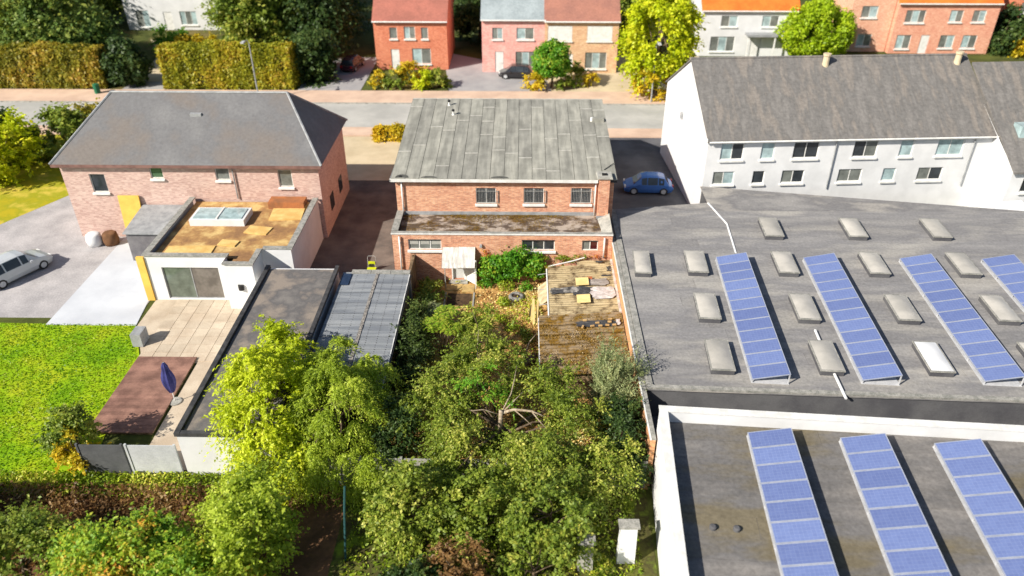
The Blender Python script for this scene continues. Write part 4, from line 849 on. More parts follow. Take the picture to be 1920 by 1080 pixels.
def solar_row(label, x, y, z, n, rz, group, tilt=R(-13)):
    t = thing('solar_row', label, 'solar panels', (x, y, z), rz, group, local=True)
    for i in range(n):
        o = bpy.data.objects.new('solar_panel', PM); C.objects.link(o); o.parent = t; o.location = (.92, -.5 - i * 1.0, .40); o.rotation_euler = (0, tilt, 0)
    r = MB()
    for i in range(0, n + 1, 2):
        yy = -.05 - i * 1.0 if i < n else -n * 1.0 + .05
        r.box(.02, .07, yy - .03, yy + .03, 0, .17); r.box(1.76, 1.81, yy - .03, yy + .03, 0, .58)
    r.box(.0, 1.84, -n * 1.0, 0, .0, .03)
    r.build('mounting_frame', m_alu, t); return t
ords = ['first', 'second', 'third', 'fourth', 'fifth']
for i in range(5):
    solar_row(f'{ords[i]} tilted blue solar row counted from the brick boundary wall on the rooflight hall', 12.1 + 5.42 * i + (.55 if i == 2 else (.2 if i > 2 else 0)), 41.6, 2.99, 12, ROT, 'solar rows on the rooflight hall')
# lower hall with white parapet
R2 = R(-4.0)
lh = thing('white_edged_hall', 'flat roofed hall with thick white parapet standing behind the overgrown garden', 'hall', (6.26, 26.3, 0), R2, local=True)
MB().box(0, 34, -22, 0, 0, 3.62).build('wall', m_whitewall, lh)
MB().box(.3, 33.7, -21.7, -.3, 3.625, 3.7).build('roof', M('low_hall_roof', lin(132, 128, 124), lin(104, 102, 102), .35, c3=lin(110, 100, 76), rough=.95, fine=.35, finescale=6), lh)
lr_ = [o for o in lh.children if o.name.startswith('roof')][0]; m_strip2 = M('worn_membrane', lin(132, 128, 124), lin(110, 108, 107), .35, c3=lin(112, 104, 86), rough=.95, fine=.4, finescale=6, stretch=(.4, 1.2, 1), vary=.07)
for i in range(20):
    xs = [.32] + sorted(rs.uniform(3, 31) for _ in range(2)) + [33.6]
    for xa, xb in zip(xs[:-1], xs[1:]):
        h = rs.uniform(0, .004); ya, yb = -.34 - (i + 1) * 1.04 + .02, -.34 - i * 1.04
        MB().hexa([(xa + .01, ya, 3.69), (xb - .01, ya, 3.69), (xb - .01, yb, 3.69), (xa + .01, yb, 3.69)], [(xa + .01, ya, 3.706 + h), (xb - .01, ya, 3.706 + h), (xb - .01, yb, 3.716 + h), (xa + .01, yb, 3.716 + h)]).build('membrane_sheet', m_strip2, lr_)
p = MB(); p.box(0, 34, -.28, 0, 3.622, 4.3); p.box(0, .28, -22, -.282, 3.622, 4.3); p.build('parapet', m_whitewall, lh)
p = MB(); p.box(-.05, 34, -.33, .05, 4.302, 4.36); p.box(-.05, .33, -22, -.332, 4.302, 4.36); p.build('parapet_cap', m_white, lh)
for i in range(5):
    q = rot(3.75 + 3.95 * i, -.95, R2); solar_row(f'{ords[i]} tilted blue solar row counted from the white parapet corner', 6.26 + q[0], 26.3 + q[1], 3.722, 13, R2, 'solar rows on the white edged hall')
q = rot(14.9, -4.2, R2); t = thing('roof_vent', 'small white vent standing between solar rows on the white edged hall', 'vent', (6.26 + q[0], 26.3 + q[1], 3.72), R2, local=True)
MB().box(-.4, .4, -.3, .3, 0, .3).build('vent_base', m_whitewall, t); MB().box(-.5, .5, -.4, .4, .302, .36).build('vent_lid', m_white, t)
for i, (dx, dy) in enumerate(((1.6, -6.2), (2.5, -6.2))):
    q = rot(dx, dy, R2); tag(MB().lathe((6.26 + q[0], 26.3 + q[1], 3.71), [(.14, 0), (.14, .12), (.09, .16), (0, .16)], 12).build('roof_outlet', m_flatdark), ['small dark roof outlet nearer the white parapet', 'small dark roof outlet nearer the first solar row'][i], 'outlet', 'roof outlets')

# ================================================================== WHITE TERRACE WITH DARK ROOF
m_slate = M('dark_tile_roof', lin(122, 119, 116), lin(108, 106, 104), .9, c3=lin(128, 122, 116), rough=.9, fine=.4, finescale=4, bmp=.4, stretch=(1.6, .35, .35))
RW = R(3.8)
wt = thing('white_terrace', 'long white rendered building with dark pitched roof and two rows of windows', 'building', (13.45, 52.7, 0), RW, local=True)
W = 21.4; D = 13.4; EZ = 6.55; RZ = 10.35
holes = []
for x0, x1 in ((1.0, 2.7), (4.0, 5.0), (6.4, 8.3), (10.9, 12.7), (14.4, 15.4), (17.2, 19.2)): holes.append((x0, x1, 4.95, 6.2))
for x0, x1 in ((.7, 2.3), (3.7, 4.6), (5.9, 7.6), (10.2, 12.0), (13.6, 14.6), (16.3, 18.2)): holes.append((x0, x1, 2.98, 4.0))
w = MB(); wall_y(w, 0, W, 0, EZ, 0, holes); w.add([(0, D, 0), (0, 0, 0), (0, 0, EZ), (0, D / 2, RZ), (0, D, EZ)], [(0, 1, 2, 3, 4)]); w.add([(W, 0, 0), (W, D, 0), (W, D, EZ), (W, D / 2, RZ), (W, 0, EZ)], [(0, 1, 2, 3, 4)]); w.quad((W, D, 0), (0, D, 0), (0, D, EZ), (W, D, EZ))
w.build('wall', m_whitewall, wt); B('room_shade', m_dark, wt, .3, W - .3, .6, .64, .3, EZ - .1)  # the sheet behind the panes is painted room darkness, not a built wall
for i, h in enumerate(holes):
    n = 1 if h[1] - h[0] < 1.2 else 2; ps = [[m_pane_pale, m_pane], [m_pane_pale], [m_pane, m_pane], [m_pane, m_pane_mid], [m_pane_pale], [m_pane_pale, m_pane_pale], [m_pane_mid, m_pane_pale], [m_pane], [m_pane_mid, m_pane], [m_pane_mid, m_pane_mid], [m_pane_pale], [m_pane_mid, m_pane]][i]
    window_y(wt, *h, 0, n, panes=ps)
def gable_roof(root, x0, x1, y0, ym, y1, ez, rz, mat, over=.25, th=.12, name='roof'):
    s = (rz - ez) / (ym - y0); s2 = (rz - ez) / (y1 - ym); r = MB()
    for (ya, za, yb, zb) in ((y0 - over, ez - over * s, ym, rz),): r.hexa([(x0 - .12, ya, za), (x1 + .12, ya, za), (x1 + .12, yb, zb), (x0 - .12, yb, zb)], [(x0 - .12, ya, za + th), (x1 + .12, ya, za + th), (x1 + .12, yb, zb + th), (x0 - .12, yb, zb + th)])
    r.hexa([(x0 - .12, ym, rz), (x1 + .12, ym, rz), (x1 + .12, y1 + over, ez - over * s2), (x0 - .12, y1 + over, ez - over * s2)], [(x0 - .12, ym, rz + th), (x1 + .12, ym, rz + th), (x1 + .12, y1 + over, ez - over * s2 + th), (x0 - .12, y1 + over, ez - over * s2 + th)])
    o = r.build(name, mat, root); MB().tube([(x0 - .12, ym, rz + th), (x1 + .12, ym, rz + th)], .1, 8).build('ridge_tiles', mat, o); return o
ro = gable_roof(wt, 0, W + .1, 0, D / 2, D, EZ, RZ, m_slate)
B('verge_board', m_white, wt, -.17, -.125, -.25, .2, EZ - .2, EZ + .1)
MB().tube([(0, -.32, EZ - .12), (W, -.32, EZ - .12)], .07, 8).build('gutter', m_white, wt)
for x in (9.5, 19.9): MB().tube([(x, -.1, 2.5), (x, -.1, EZ - .2)], .05, 8).build('downpipe', m_zinc, wt)
for x in (10.2, 20.6):
    MB().lathe((x, D / 2 - .7, RZ - .45), [(.28, 0), (.24, .3), (.24, .8), (.3, .85), (.3, 1.0), (0, 1.0)], 12).build('flue', m_beige, ro)
MB().lathe((-.05, D / 2 + .8, 5.4), [(.0, 0), (.16, 0), (.16, .5), (0, .5)], 8).build('gable_lamp', m_zinc, wt)
wt2 = thing('white_cottage', 'lower white house joined to the terrace, its dark roof reaching further down', 'house', (34.9, 51.0, 0), RW, local=True)
h2 = [(1.0, 2.6, 3.3, 4.4), (4.2, 5.8, 3.3, 4.4)]
w = MB(); wall_y(w, 0, 12, 0, 5.0, 0, h2); w.quad((0, 8, 0), (0, 0, 0), (0, 0, 5.0), (0, 8, 9.4)); w.build('wall', m_whitewall, wt2)
B('room_shade', m_dark, wt2, .3, 11, .5, .54, .3, 4.8)  # near-black sheet stands in for the cottage's unlit rooms
for h in h2: window_y(wt2, *h, 0, 2, panes=[m_pane, m_pane_mid])
MB().hexa([(-.1, -.3, 4.85), (12, -.3, 4.85), (12, 8.2, 10.2), (-.1, 8.2, 10.2)], [(-.1, -.3, 5.0), (12, -.3, 5.0), (12, 8.2, 10.35), (-.1, 8.2, 10.35)]).build('roof', m_slate, wt2)
MB().box(1.2, 2.4, 2.2, 3.2, 6.3, 7.4).build('skylight', m_pane_pale, wt2)
cn = MB(); cn.hexa([(33.2, 47.6, 0), (36, 47.2, 0), (36, 50.6, 0), (33.2, 50.2, 0)], [(33.4, 47.8, 2.6), (36, 47.4, 2.6), (36, 50.6, 2.9), (33.4, 50.2, 2.9)])
tag(cn.build('white_porch', m_whitewall), 'small white lean-to at the foot of the white cottage', 'porch')

# ================================================================== LEFT NEIGHBOUR
m_pinkbrick = brickM('pink_brick', lin(196, 160, 150), lin(204, 172, 160), lin(202, 182, 172), dirt=.12)
m_hip = M('slate_hip', lin(120, 120, 121), lin(110, 110, 112), .2, c3=lin(116, 110, 106), rough=.85, fine=.25, finescale=5)
lhs = thing('hipped_house', 'large pinkish brick house with grey hipped slate roof', 'house', (-23.4, 53.7, 0))
X0, X1, Y0, Y1, EZ = -32.5, -14.3, 49.5, 57.8, 5.95
lw = [(-30.6, -29.5, 3.6, 5.0), (-26.2, -25.3, 4.7, 5.7), (-21.6, -20.6, 4.6, 5.7), (-17.2, -16.2, 4.1, 5.4)]
w = MB(); wall_y(w, X0, X1, 0, EZ, Y0, lw); w.quad((X1, Y0, 0), (X1, Y1, 0), (X1, Y1, EZ), (X1, Y0, EZ)); w.quad((X0, Y1, 0), (X0, Y0, 0), (X0, Y0, EZ), (X0, Y1, EZ)); w.quad((X1, Y1, 0), (X0, Y1, 0), (X0, Y1, EZ), (X1, Y1, EZ)); w.build('wall', m_pinkbrick, lhs)
B('room_shade', m_dark, lhs, X0 + .4, X1 - .4, Y0 + .4, Y0 + .44, .4, EZ - .1)  # shade inside the house, put in as a near-black sheet
for h in lw: window_y(lhs, *h, Y0, 1, panes=[m_pane if h[0] < -27 else glassM('green_glass', (.05, .09, .05)) if h[0] < -24 else m_pane_mid])
ym = (Y0 + Y1) / 2; RZ = 9.55; ra, rb = -29.6, -16.9; e = .38; ez = EZ - .08
r = MB(); P_ = [(X0 - e, Y0 - e, ez), (X1 + e, Y0 - e, ez), (X1 + e, Y1 + e, ez), (X0 - e, Y1 + e, ez), (ra, ym, RZ), (rb, ym, RZ)]
r.add(P_, [(0, 1, 5, 4), (1, 2, 5), (2, 3, 4, 5), (3, 0, 4), (3, 2, 1, 0)]); hr = r.build('roof', m_hip, lhs)
for a_, b_2 in ((P_[4], P_[5]), (P_[1], P_[5]), (P_[2], P_[5]), (P_[0], P_[4]), (P_[3], P_[4])): MB().tube([a_, b_2], .09, 6).build('ridge_tiles', m_zinc, hr)
B('eaves_board', M('brown_soffit', lin(136, 104, 96), lin(112, 84, 78), 2), lhs, X0 - e + .02, X1 + e - .02, Y0 - e - .02, Y0 - e + .04, ez - .22, ez - .003)
MB().box(-23.6, -22.8, 52.1, 52.7, 8.0, 8.5).build('roof_dormer_vent', m_zinc, hr)
for y in (51.5, 54.5): B('side_window', m_pane, lhs, X1 - .03, X1 + .03, y, y + 1.1, 1.2, 2.4)
for x in (-20.3,): MB().tube([(x, Y0 - .1, 3.2), (x, Y0 - .1, ez - .2)], .05, 8).build('downpipe', m_zinc, lhs)
# its flat roofed extension under construction
ex = thing('flat_extension', 'white walled flat roofed extension under building work behind the hipped house', 'extension', (-19, 45, 0))
m_sand = M('osb_roof', lin(206, 176, 118), lin(168, 130, 84), .6, c3=lin(140, 106, 74), rough=.95, fine=.35, finescale=5)
gl = [(-22.7, -19.1, .12, 2.45)]
w = MB(); wall_y(w, -23.6, -18.4, 0, 3.3, 41.1, gl)
wall_y(w, -18.4, -16.5, 0, 3.3, 40.1, []); w.quad((-18.4, 41.1, 0), (-18.4, 40.1, 0), (-18.4, 40.1, 3.3), (-18.4, 41.1, 3.3)); w.quad((-16.5, 40.1, 0), (-16.5, 42.0, 0), (-16.5, 42.0, 3.3), (-16.5, 40.1, 3.3)); w.quad((-23.6, 49.4, 0), (-23.6, 41.1, 0), (-23.6, 41.1, 3.3), (-23.6, 49.4, 3.3))
wall_y(w, -16.5, -14.6, 0, 3.3, 42.0, []); w.quad((-14.6, 42.0, 0), (-14.6, 49.4, 0), (-14.6, 49.4, 3.3), (-14.6, 42.0, 3.3)); w.build('wall', m_whitewall, ex)
window_y(ex, *gl[0], 41.1, 2, frame=m_zinc, panes=[glassM('garden_glass', (.09, .11, .09)), glassM('garden_glass_two', (.11, .10, .09))], sill=False); B('room_shade', m_dark, ex, -23.3, -18.6, 41.6, 41.64, .1, 3.1)  # near-black sheet behind the glazing paints the dim interior
MB().lathe((-17.45, 40.07, 1.5), [(0, 0), (.18, 0), (.18, .34), (0, .34)], 10).build('wall_lamp', m_black, ex)
fr_ = MB(); fr_.poly([(-23.3, 41.4), (-18.1, 41.4), (-18.1, 40.4), (-16.8, 40.4), (-16.8, 42.3), (-14.9, 42.3), (-14.9, 49.3), (-23.3, 49.3)], 2.9, 3.0); fr_.build('roof', m_sand, ex)
pp = MB(); pp.box(-23.7, -18.3, 41.0, 41.35, 3.302, 3.38); pp.box(-18.3, -16.4, 40.0, 40.35, 3.302, 3.38); pp.box(-16.75, -16.4, 40.36, 41.95, 3.302, 3.38); pp.box(-16.4, -14.5, 41.96, 42.3, 3.302, 3.38); pp.box(-14.9, -14.5, 42.31, 49.3, 3.302, 3.38); pp.box(-23.7, -23.3, 41.36, 49.3, 3.302, 3.38); pp.build('parapet_coping', m_coping, ex)
for (x, y, wd, dp, z) in ((-21.2, 42.3, 1.5, .5, 3.03), (-16.3, 47.6, 1.1, 1.1, 3.03), (-19.0, 43.2, .6, .35, 3.05), (-17.6, 45.0, .8, .5, 3.03)):
    o = MB().box(-wd, wd, -dp, dp, 0, .07).build('board_stack', M('fresh_boards', lin(226, 194, 126), lin(206, 168, 100), 1.5, fine=.2)); o.location = (x, y, z - .03); o.rotation_euler = (0, 0, random.uniform(-.2, .2))
    tag(o, {-21.2: 'longest pale timber board along the front parapet of the sandy extension roof', -16.3: 'wide pale board before the rusty stack on the extension roof', -19.0: 'smallest pale board on the sandy extension roof', -17.6: 'middle sized pale board between lantern and parapet on the extension roof'}[x], 'board', 'boards on the extension roof')
rl = thing('roof_lantern', 'white boxed roof lantern on the sandy extension roof', 'roof lantern', (-20.6, 46.5, 3.0))
B('lantern_box', m_whitewall, rl, -22.4, -18.7, 45.6, 47.5, 3.0, 3.45); B('lantern_glass', m_pane_pale, rl, -22.2, -18.9, 45.8, 47.3, 3.452, 3.5); B('lantern_frame', m_white, rl, -20.62, -20.5, 45.7, 47.4, 3.503, 3.55)
tag(MB().box(-14.8 - 3.0, -15.3, 48.2, 49.2, 3.0, 3.5).build('insulation_stack', M('rust_boards', lin(176, 112, 70), lin(140, 96, 66), 1.5)), 'rusty brown stack of boards against the house on the extension roof', 'stack')
# yellow insulation boards and building materials by the house wall
m_osb = M('yellow_board', lin(236, 196, 96), lin(220, 176, 84), .9, rough=.8, fine=.15)
yb = MB().hexa([(-28.9, 49.0, 0), (-27.4, 49.0, 0), (-27.4, 49.1, 0), (-28.9, 49.1, 0)], [(-28.9, 49.3, 3.4), (-27.4, 49.3, 3.4), (-27.4, 49.42, 3.4), (-28.9, 49.42, 3.4)])
tag(yb.build('insulation_board', m_osb), 'tall yellow board leaning against the pink brick wall', 'board')
tag(MB().box(-24.1, -23.63, 41.0, 41.2, 0, 3.2).build('yellow_insulation', m_osb), 'narrow yellow panel on the corner of the white extension', 'panel')
gx = thing('grey_side_shed', 'small dark grey lean-to beside the yellow board', 'lean-to', (-25.5, 47.6, 0))
B('lean_to_wall', M('grey_cladding', lin(120, 118, 120), lin(96, 94, 98), 1), gx, -27.2, -23.75, 46.0, 49.4, 0, 2.2)
MB().hexa([(-27.3, 45.8, 2.2), (-23.72, 45.8, 2.2), (-23.72, 49.4, 2.6), (-27.3, 49.4, 2.6)], [(-27.3, 45.8, 2.28), (-23.72, 45.8, 2.28), (-23.72, 49.4, 2.68), (-27.3, 49.4, 2.68)]).build('lean_to_roof', m_zinc, gx)
bgs = MB().box(-.5, .5, -.5, .5, 0, .9)
for i, (x, y, lab, mt) in enumerate(((-30.9, 48.2, 'white bulk bag standing by the pink brick wall', m_whitewall), (-29.8, 48.4, 'brown bulk bag standing between the white bag and yellow board', m_earth))):
    o = MB(); o.lathe((x, y, 0), [(.0, 0), (.48, 0), (.56, .4), (.5, .85), (.38, .95), (0, .9)], 14); tag(o.build('bulk_bag', mt, smooth=True), lab, 'bag')
# long garage with dark flat roof and white end wall
lg = thing('long_flat_garage', 'long flat roofed garage with dark roof and white end wall beside the patio', 'garage', (-13.7, 33.5, 0))
B('wall', m_whitewall, lg, -15.9, -11.5, 26.0, 41.0, 0, 2.5); B('roof', M('garage_felt', lin(124, 120, 116), lin(98, 96, 96), .5, c3=lin(140, 130, 120), rough=.95, fine=.35), lg, -15.7, -11.65, 26.2, 40.8, 2.504, 2.56)
pp = MB(); pp.box(-15.98, -15.72, 25.95, 41.05, 2.504, 2.72); pp.box(-11.63, -11.4, 25.95, 41.05, 2.504, 2.72); pp.box(-15.71, -11.64, 25.95, 26.18, 2.504, 2.7); pp.build('roof_edge', m_blacksheet, lg)
# garden screens at the end of the deck
for i, (x0, x1, mt, lb) in enumerate(((-20.8, -18.7, M('grey_screen', lin(96, 98, 100), lin(80, 82, 84), 1), 'dark grey garden screen at the end of the brown deck'), (-18.5, -16.2, M('pale_screen', lin(196, 200, 202), lin(180, 184, 186), 1), 'pale grey garden screen between deck and white garage wall'))):
    t = thing('garden_screen', lb, 'screen', ((x0 + x1) / 2, 26.05, 0))
    for k in range(5): B('screen_board', mt, t, x0 + .06, x1 - .06, 26.03, 26.07, .05 + k * .36, .05 + k * .36 + .345)
    for x in (x0, x1): B('post', mt, t, x - .05, x + .05, 26.0, 26.1, 0, 1.9)
# closed parasol
um = thing('closed_parasol', 'closed navy blue parasol standing at the edge of the brown deck', 'parasol', (-18.55, 31.2, 0))
MB().lathe((-18.55, 31.2, 0), [(0, 0), (.34, .0), (.34, .08), (.06, .12), (.03, .14)], 14).build('base', m_concrete, um)
MB().tube([(-18.55, 31.2, .1), (-18.55, 31.2, 2.7)], .025, 8).build('pole', m_white, um)
pts = []; mb = MB(); n = 16
for i in range(9):
    u = i / 8; rr = (.26 * math.sin(min(1, u * 1.1 + .15) * 2.7) + .03) * (1 if i < 8 else .3)
    for j in range(n): a = 2 * math.pi * j / n; q = rr * (1 + .22 * (j % 2)); pts.append((-18.55 + q * math.cos(a), 31.2 + q * math.sin(a), .75 + 1.95 * u))
mb.add(pts, [(i * n + j, i * n + (j + 1) % n, (i + 1) * n + (j + 1) % n, (i + 1) * n + j) for i in range(8) for j in range(n)]); mb.build('canopy', M('navy_cloth', lin(62, 64, 120), lin(48, 50, 100), 2), um)
B('bin_box', m_zinc, None, -22.9, -22.3, 36.0, 36.9, .04, .9); tag(bpy.data.objects['bin_box'], 'dark grey storage box on the patio next to the lawn', 'box')

# ================================================================== CARS
def car(label, loc, rz, paint, L=4.3, Wd=1.78, Hh=1.5, suv=False, group=None):
    t = thing('car', label, 'car', loc, rz, group, local=True); h = L / 2; w2 = Wd / 2; sh = .92 if suv else .82
    S = [(-h, .45, .60, .6, .84), (-h + .08, .26, sh - .12, sh - .06, .93), (-h + .35, .2, sh, sh + .02, .97), (-h + .75, .2, sh + .02, Hh - .12, .9 if suv else .75), (-h + 1.25, .2, sh + .03, Hh, 0), (.15, .2, sh + .02, Hh, 0), (.62, .2, sh + .01, Hh - .08, 0), (1.25, .2, sh - .01, sh + .06, .93), (h - .45, .2, sh - .1, sh - .06, .93), (h - .1, .24, sh - .28, sh - .2, .9), (h, .42, .55, .58, .8)]
    mb = MB(); vs = []
    for x, zb, zs, zt, k in S:
        cab = zt > zs + .2; tw = w2 * .70 if cab else w2 * .9
        sc = 1 if -h + .1 < x < h - .15 else .9
        vs += [(x, -w2 * .9 * sc, zb), (x, -w2 * sc, .5), (x, -w2 * .97 * sc, zs), (x, -tw * sc, zt - (.03 if cab else 0)), (x, -tw * .6 * sc, zt + .02), (x, tw * .6 * sc, zt + .02), (x, tw * sc, zt - (.03 if cab else 0)), (x, w2 * .97 * sc, zs), (x, w2 * sc, .5), (x, w2 * .9 * sc, zb)]
    n = 10; fs = [(i * n + j, (i + 1) * n + j, (i + 1) * n + (j + 1) % n, i * n + (j + 1) % n) for i in range(len(S) - 1) for j in range(n)] + [tuple(range(n)), tuple(range((len(S) - 1) * n, len(S) * n))[::-1]]
    fs = [f[::-1] for f in fs]
    mb.add(vs, fs); body = mb.build('body', paint, t, smooth=False)
    P = lambda i, j: Vector(vs[i * n + j])
    def pane(nm, a, b2, c, d, off):
        o = Vector(off); mid = (a + b2 + c + d) / 4; q = [mid + (p - mid) * .88 + o for p in (a, b2, c, d)]; MB().quad(*q).build(nm, m_pane, t)
    pane('windscreen', P(7, 3), P(7, 6), P(6, 6), P(6, 3), (.02, 0, .02)); pane('rear_window', P(2, 6), P(2, 3), P(3, 3), P(3, 6), (-.02, 0, .02))
    for i in ((3, 4), (4, 5), (5, 6)):
        pane('side_window', P(i[0], 2), P(i[1], 2), P(i[1], 3), P(i[0], 3), (0, -.012, .006)); pane('side_window', P(i[1], 7), P(i[0], 7), P(i[0], 6), P(i[1], 6), (0, .012, .006))
    for sx in (-h + .78, h - .82):
        for sy in (-1, 1):
            wh = MB(); r = .33; y0 = sy * (w2 - .19); y1 = sy * (w2 + .012)
            vv = [];
            for yy, rr in ((y0, r), (y1 - sy * .03, r), (y1, r * .9), (y1, r * .6)):
                vv += [(sx + rr * math.cos(2 * math.pi * k / 16), yy, .33 + rr * math.sin(2 * math.pi * k / 16)) for k in range(16)]
            wh.add(vv, [(i * 16 + k, i * 16 + (k + 1) % 16, (i + 1) * 16 + (k + 1) % 16, (i + 1) * 16 + k) for i in range(3) for k in range(16)]); wo = wh.build('wheel', m_black, t)
            rm = MB(); rm.add([(sx + r * .62 * math.cos(2 * math.pi * k / 16), y1 + sy * .003, .33 + r * .62 * math.sin(2 * math.pi * k / 16)) for k in range(16)], [tuple(range(16))]); rm.build('rim', m_alu, wo)
    for sy in (-1, 1):
        MB().box(h - .16, h - .04, sy * w2 * .66 - .16, sy * w2 * .66 + .16, .6, .74).build('headlight', m_white, t); MB().box(-h + .0, -h + .1, sy * w2 * .68 - .13, sy * w2 * .68 + .13, .62, .82).build('tail_light', M('red_lens', (.5, .02, .02), (.4, .015, .015), 2, rough=.3), t)
        MB().box(.62, .78, sy * (w2 + .08) - .08, sy * (w2 + .08) + .08, sh + .02, sh + .14).build('mirror', paint, t)
    return t
def paintM(name, c):
    m, n, l, b = newmat(name); l.new(ramp(n, l, noise(n, l, posnode(n, l), 2), [(.4, c), (.6, tuple(v * .93 for v in c))]), b.inputs['Base Color']); setspec(b, .25, .5); b.inputs['Coat Weight'].default_value = .6; return m
car('silver grey car parked on the gravel driveway by the lawn', (-34.3, 44.0, 0), R(62), paintM('silver_paint', (.55, .58, .6)), 4.5, 1.85, 1.6, True)
car('blue car parked in the shade beside the brick workshop', (10.3, 57.9, 0), R(178), paintM('blue_paint', (.06, .17, .5)), 4.0, 1.72, 1.5)
car('black car parked before the pink fronted house', (-.7, 88.2, 0), R(176), paintM('black_paint_car', (.02, .02, .024)), 4.2, 1.78, 1.5)
car('dark red car parked in the shade left of the orange brick house', (-20.4, 91.5, 0), R(80), paintM('maroon_paint', (.07, .02, .03)), 4.2, 1.78, 1.5)

# ================================================================== HOUSES ACROSS THE ROAD
def far_house(name, label, x0, x1, y0, y1, ez, rz, wallm, roofm, wins, doors=(), wallz=0, cat='house', chimney=None, shutters=None, garage=None, sidemat=None):
    t = thing(name, label, cat, ((x0 + x1) / 2, (y0 + y1) / 2, 0)); holes = list(wins) + list(doors); ym = (y0 + y1) / 2
    w = MB(); wall_y(w, x0, x1, 0, ez, y0, holes); w.add([(x0, y1, 0), (x0, y0, 0), (x0, y0, ez), (x0, ym, rz), (x0, y1, ez)], [(0, 1, 2, 3, 4)]); w.add([(x1, y0, 0), (x1, y1, 0), (x1, y1, ez), (x1, ym, rz), (x1, y0, ez)], [(0, 1, 2, 3, 4)]); w.quad((x1, y1, 0), (x0, y1, 0), (x0, y1, ez), (x1, y1, ez)); w.build('wall', wallm, t)
    B('room_shade', m_dark, t, x0 + .3, x1 - .3, y0 + .5, y0 + .54, .1, ez - .1)  # painted interior shade: one near-black sheet behind the front openings
    for i, h in enumerate(wins):
        wd = h[1] - h[0]; window_y(t, *h[:4], y0, 1 if wd < 1.1 else (2 if wd < 2.2 else 3), panes=[m_pane_pale, m_pane_mid, m_pane_pale] if i % 2 else [m_pane_mid, m_pane_pale, m_pane_mid])
        if shutters and i in shutters: B('roller_shutter', m_white, t, h[0] + .02, h[1] - .02, y0 + .02, y0 + .06, h[2] + .02, h[3] - .02)
    for h in doors:
        d = B('door', m_white, t, h[0] + .03, h[1] - .03, y0 + .06, y0 + .12, h[2], h[3] - .02); B('handle', m_metal, d, h[1] - .22, h[1] - .12, y0 + .02, y0 + .058, 1.0, 1.06)
    r = gable_roof(t, x0, x1, y0, ym, y1, ez, rz, roofm); MB().tube([(x0 - .1, y0 - .32, ez - .12), (x1 + .1, y0 - .32, ez - .12)], .09, 6).build('gutter', m_white, t)
    if chimney: B('chimney', wallm, r, chimney - .4, chimney + .4, ym - .3, ym + .3, rz - .4, rz + 1.2)
    return t
fb = lambda n, a, b2, c: brickM(n, lin(*a), lin(*b2), lin(*c), dirt=.2)
m_or = fb('orange_brick', (204, 112, 78), (218, 134, 102), (214, 150, 124)); m_pk = fb('rose_brick', (226, 160, 152), (236, 178, 168), (226, 176, 166)); m_tn = fb('tan_brick', (208, 164, 124), (222, 184, 146), (214, 180, 150)); m_sl = fb('salmon_brick', (220, 164, 134), (230, 180, 152), (222, 180, 156))
m_rt = M('red_tiles', lin(170, 108, 94), lin(152, 98, 86), .6, rough=.9, fine=.3, finescale=5); m_gt = M('grey_tiles', lin(156, 166, 170), lin(136, 146, 150), .6, rough=.9, fine=.3, finescale=5); m_bt = M('brown_tiles', lin(166, 116, 100), lin(150, 106, 94), .6, rough=.9, fine=.3, finescale=5); m_ot = M('orange_tiles', lin(232, 122, 52), lin(216, 106, 44), .6, rough=.9, fine=.3, finescale=5)
far_house('brick_house', 'orange red brick house with red brown tiled roof across the road', -17.4, -8.9, 91, 101, 5.7, 9.6, m_or, m_rt, [(-15.6, -14.7, 3.6, 4.9), (-13.9, -12.6, 3.6, 5.0), (-11.9, -11.1, 3.6, 4.9), (-13.1, -10.9, .7, 2.5)], [(-15.6, -14.6, .02, 2.4)])
far_house('rose_house', 'rose pink brick half of a semi-detached pair with grey tiled roof', -4.8, 2.45, 90.2, 99, 6.1, 9.4, m_pk, m_gt, [(-3.6, -2.4, 3.8, 5.1), (-.8, 1.2, 3.8, 5.1), (-.9, 1.4, .6, 2.4)], [(-3.3, -2.3, .02, 2.4)])
far_house('tan_house', 'tan brick half of a semi-detached pair with brown tiled roof', 2.47, 10.9, 90.0, 99, 6.0, 9.5, m_tn, m_bt, [(2.8, 5.6, 3.7, 5.4), (7.3, 10.2, 3.7, 5.4), (7.2, 9.7, .5, 2.4)], [(4.9, 5.8, .02, 2.2)], shutters=(0, 1))
far_house('white_villa', 'white house with bright orange tiled roof behind the dark roofed terrace', 21.8, 33.5, 97.2, 107, 5.6, 9.6, m_whitewall, m_ot, [(24.2, 26.2, 3.6, 4.9), (29.2, 31.2, 3.6, 4.9), (23.2, 26.2, .6, 2.4)], [(28.2, 29.4, .02, 2.3)])
wp = thing('villa_porch', 'grey arched porch before the white villa with the orange roof', 'porch', (29, 96.6, 0))
B('porch_roof', m_zinc, wp, 27.3, 31.0, 95.8, 97.1, 2.7, 2.95)
for x in (27.5, 30.7): B('porch_post', m_white, wp, x, x + .15, 95.9, 96.05, 0, 2.7)
far_house('salmon_house', 'tall salmon brick house with grey roof behind the clipped round tree', 40.8, 46.0, 99.5, 109, 7.4, 10.8, m_sl, m_gt, [(42.0, 44.0, 4.2, 5.6), (42.2, 44.0, .7, 2.2)], chimney=44)
far_house('orange_roofed_house', 'salmon brick house with orange roof and rows of white windows', 46.1, 58.5, 98.7, 108, 6.2, 10, fb('salmon_two', (216, 148, 120), (226, 164, 138), (220, 170, 148)), m_ot, [(47.2, 49.6, 3.8, 5.3), (52.6, 54.2, 3.9, 5.3), (55.4, 57.0, 3.9, 5.3), (46.8, 48.6, .6, 2.3), (52.2, 54.0, .7, 2.3), (55.0, 56.8, .7, 2.3)], [(49.8, 50.9, .02, 2.3)])
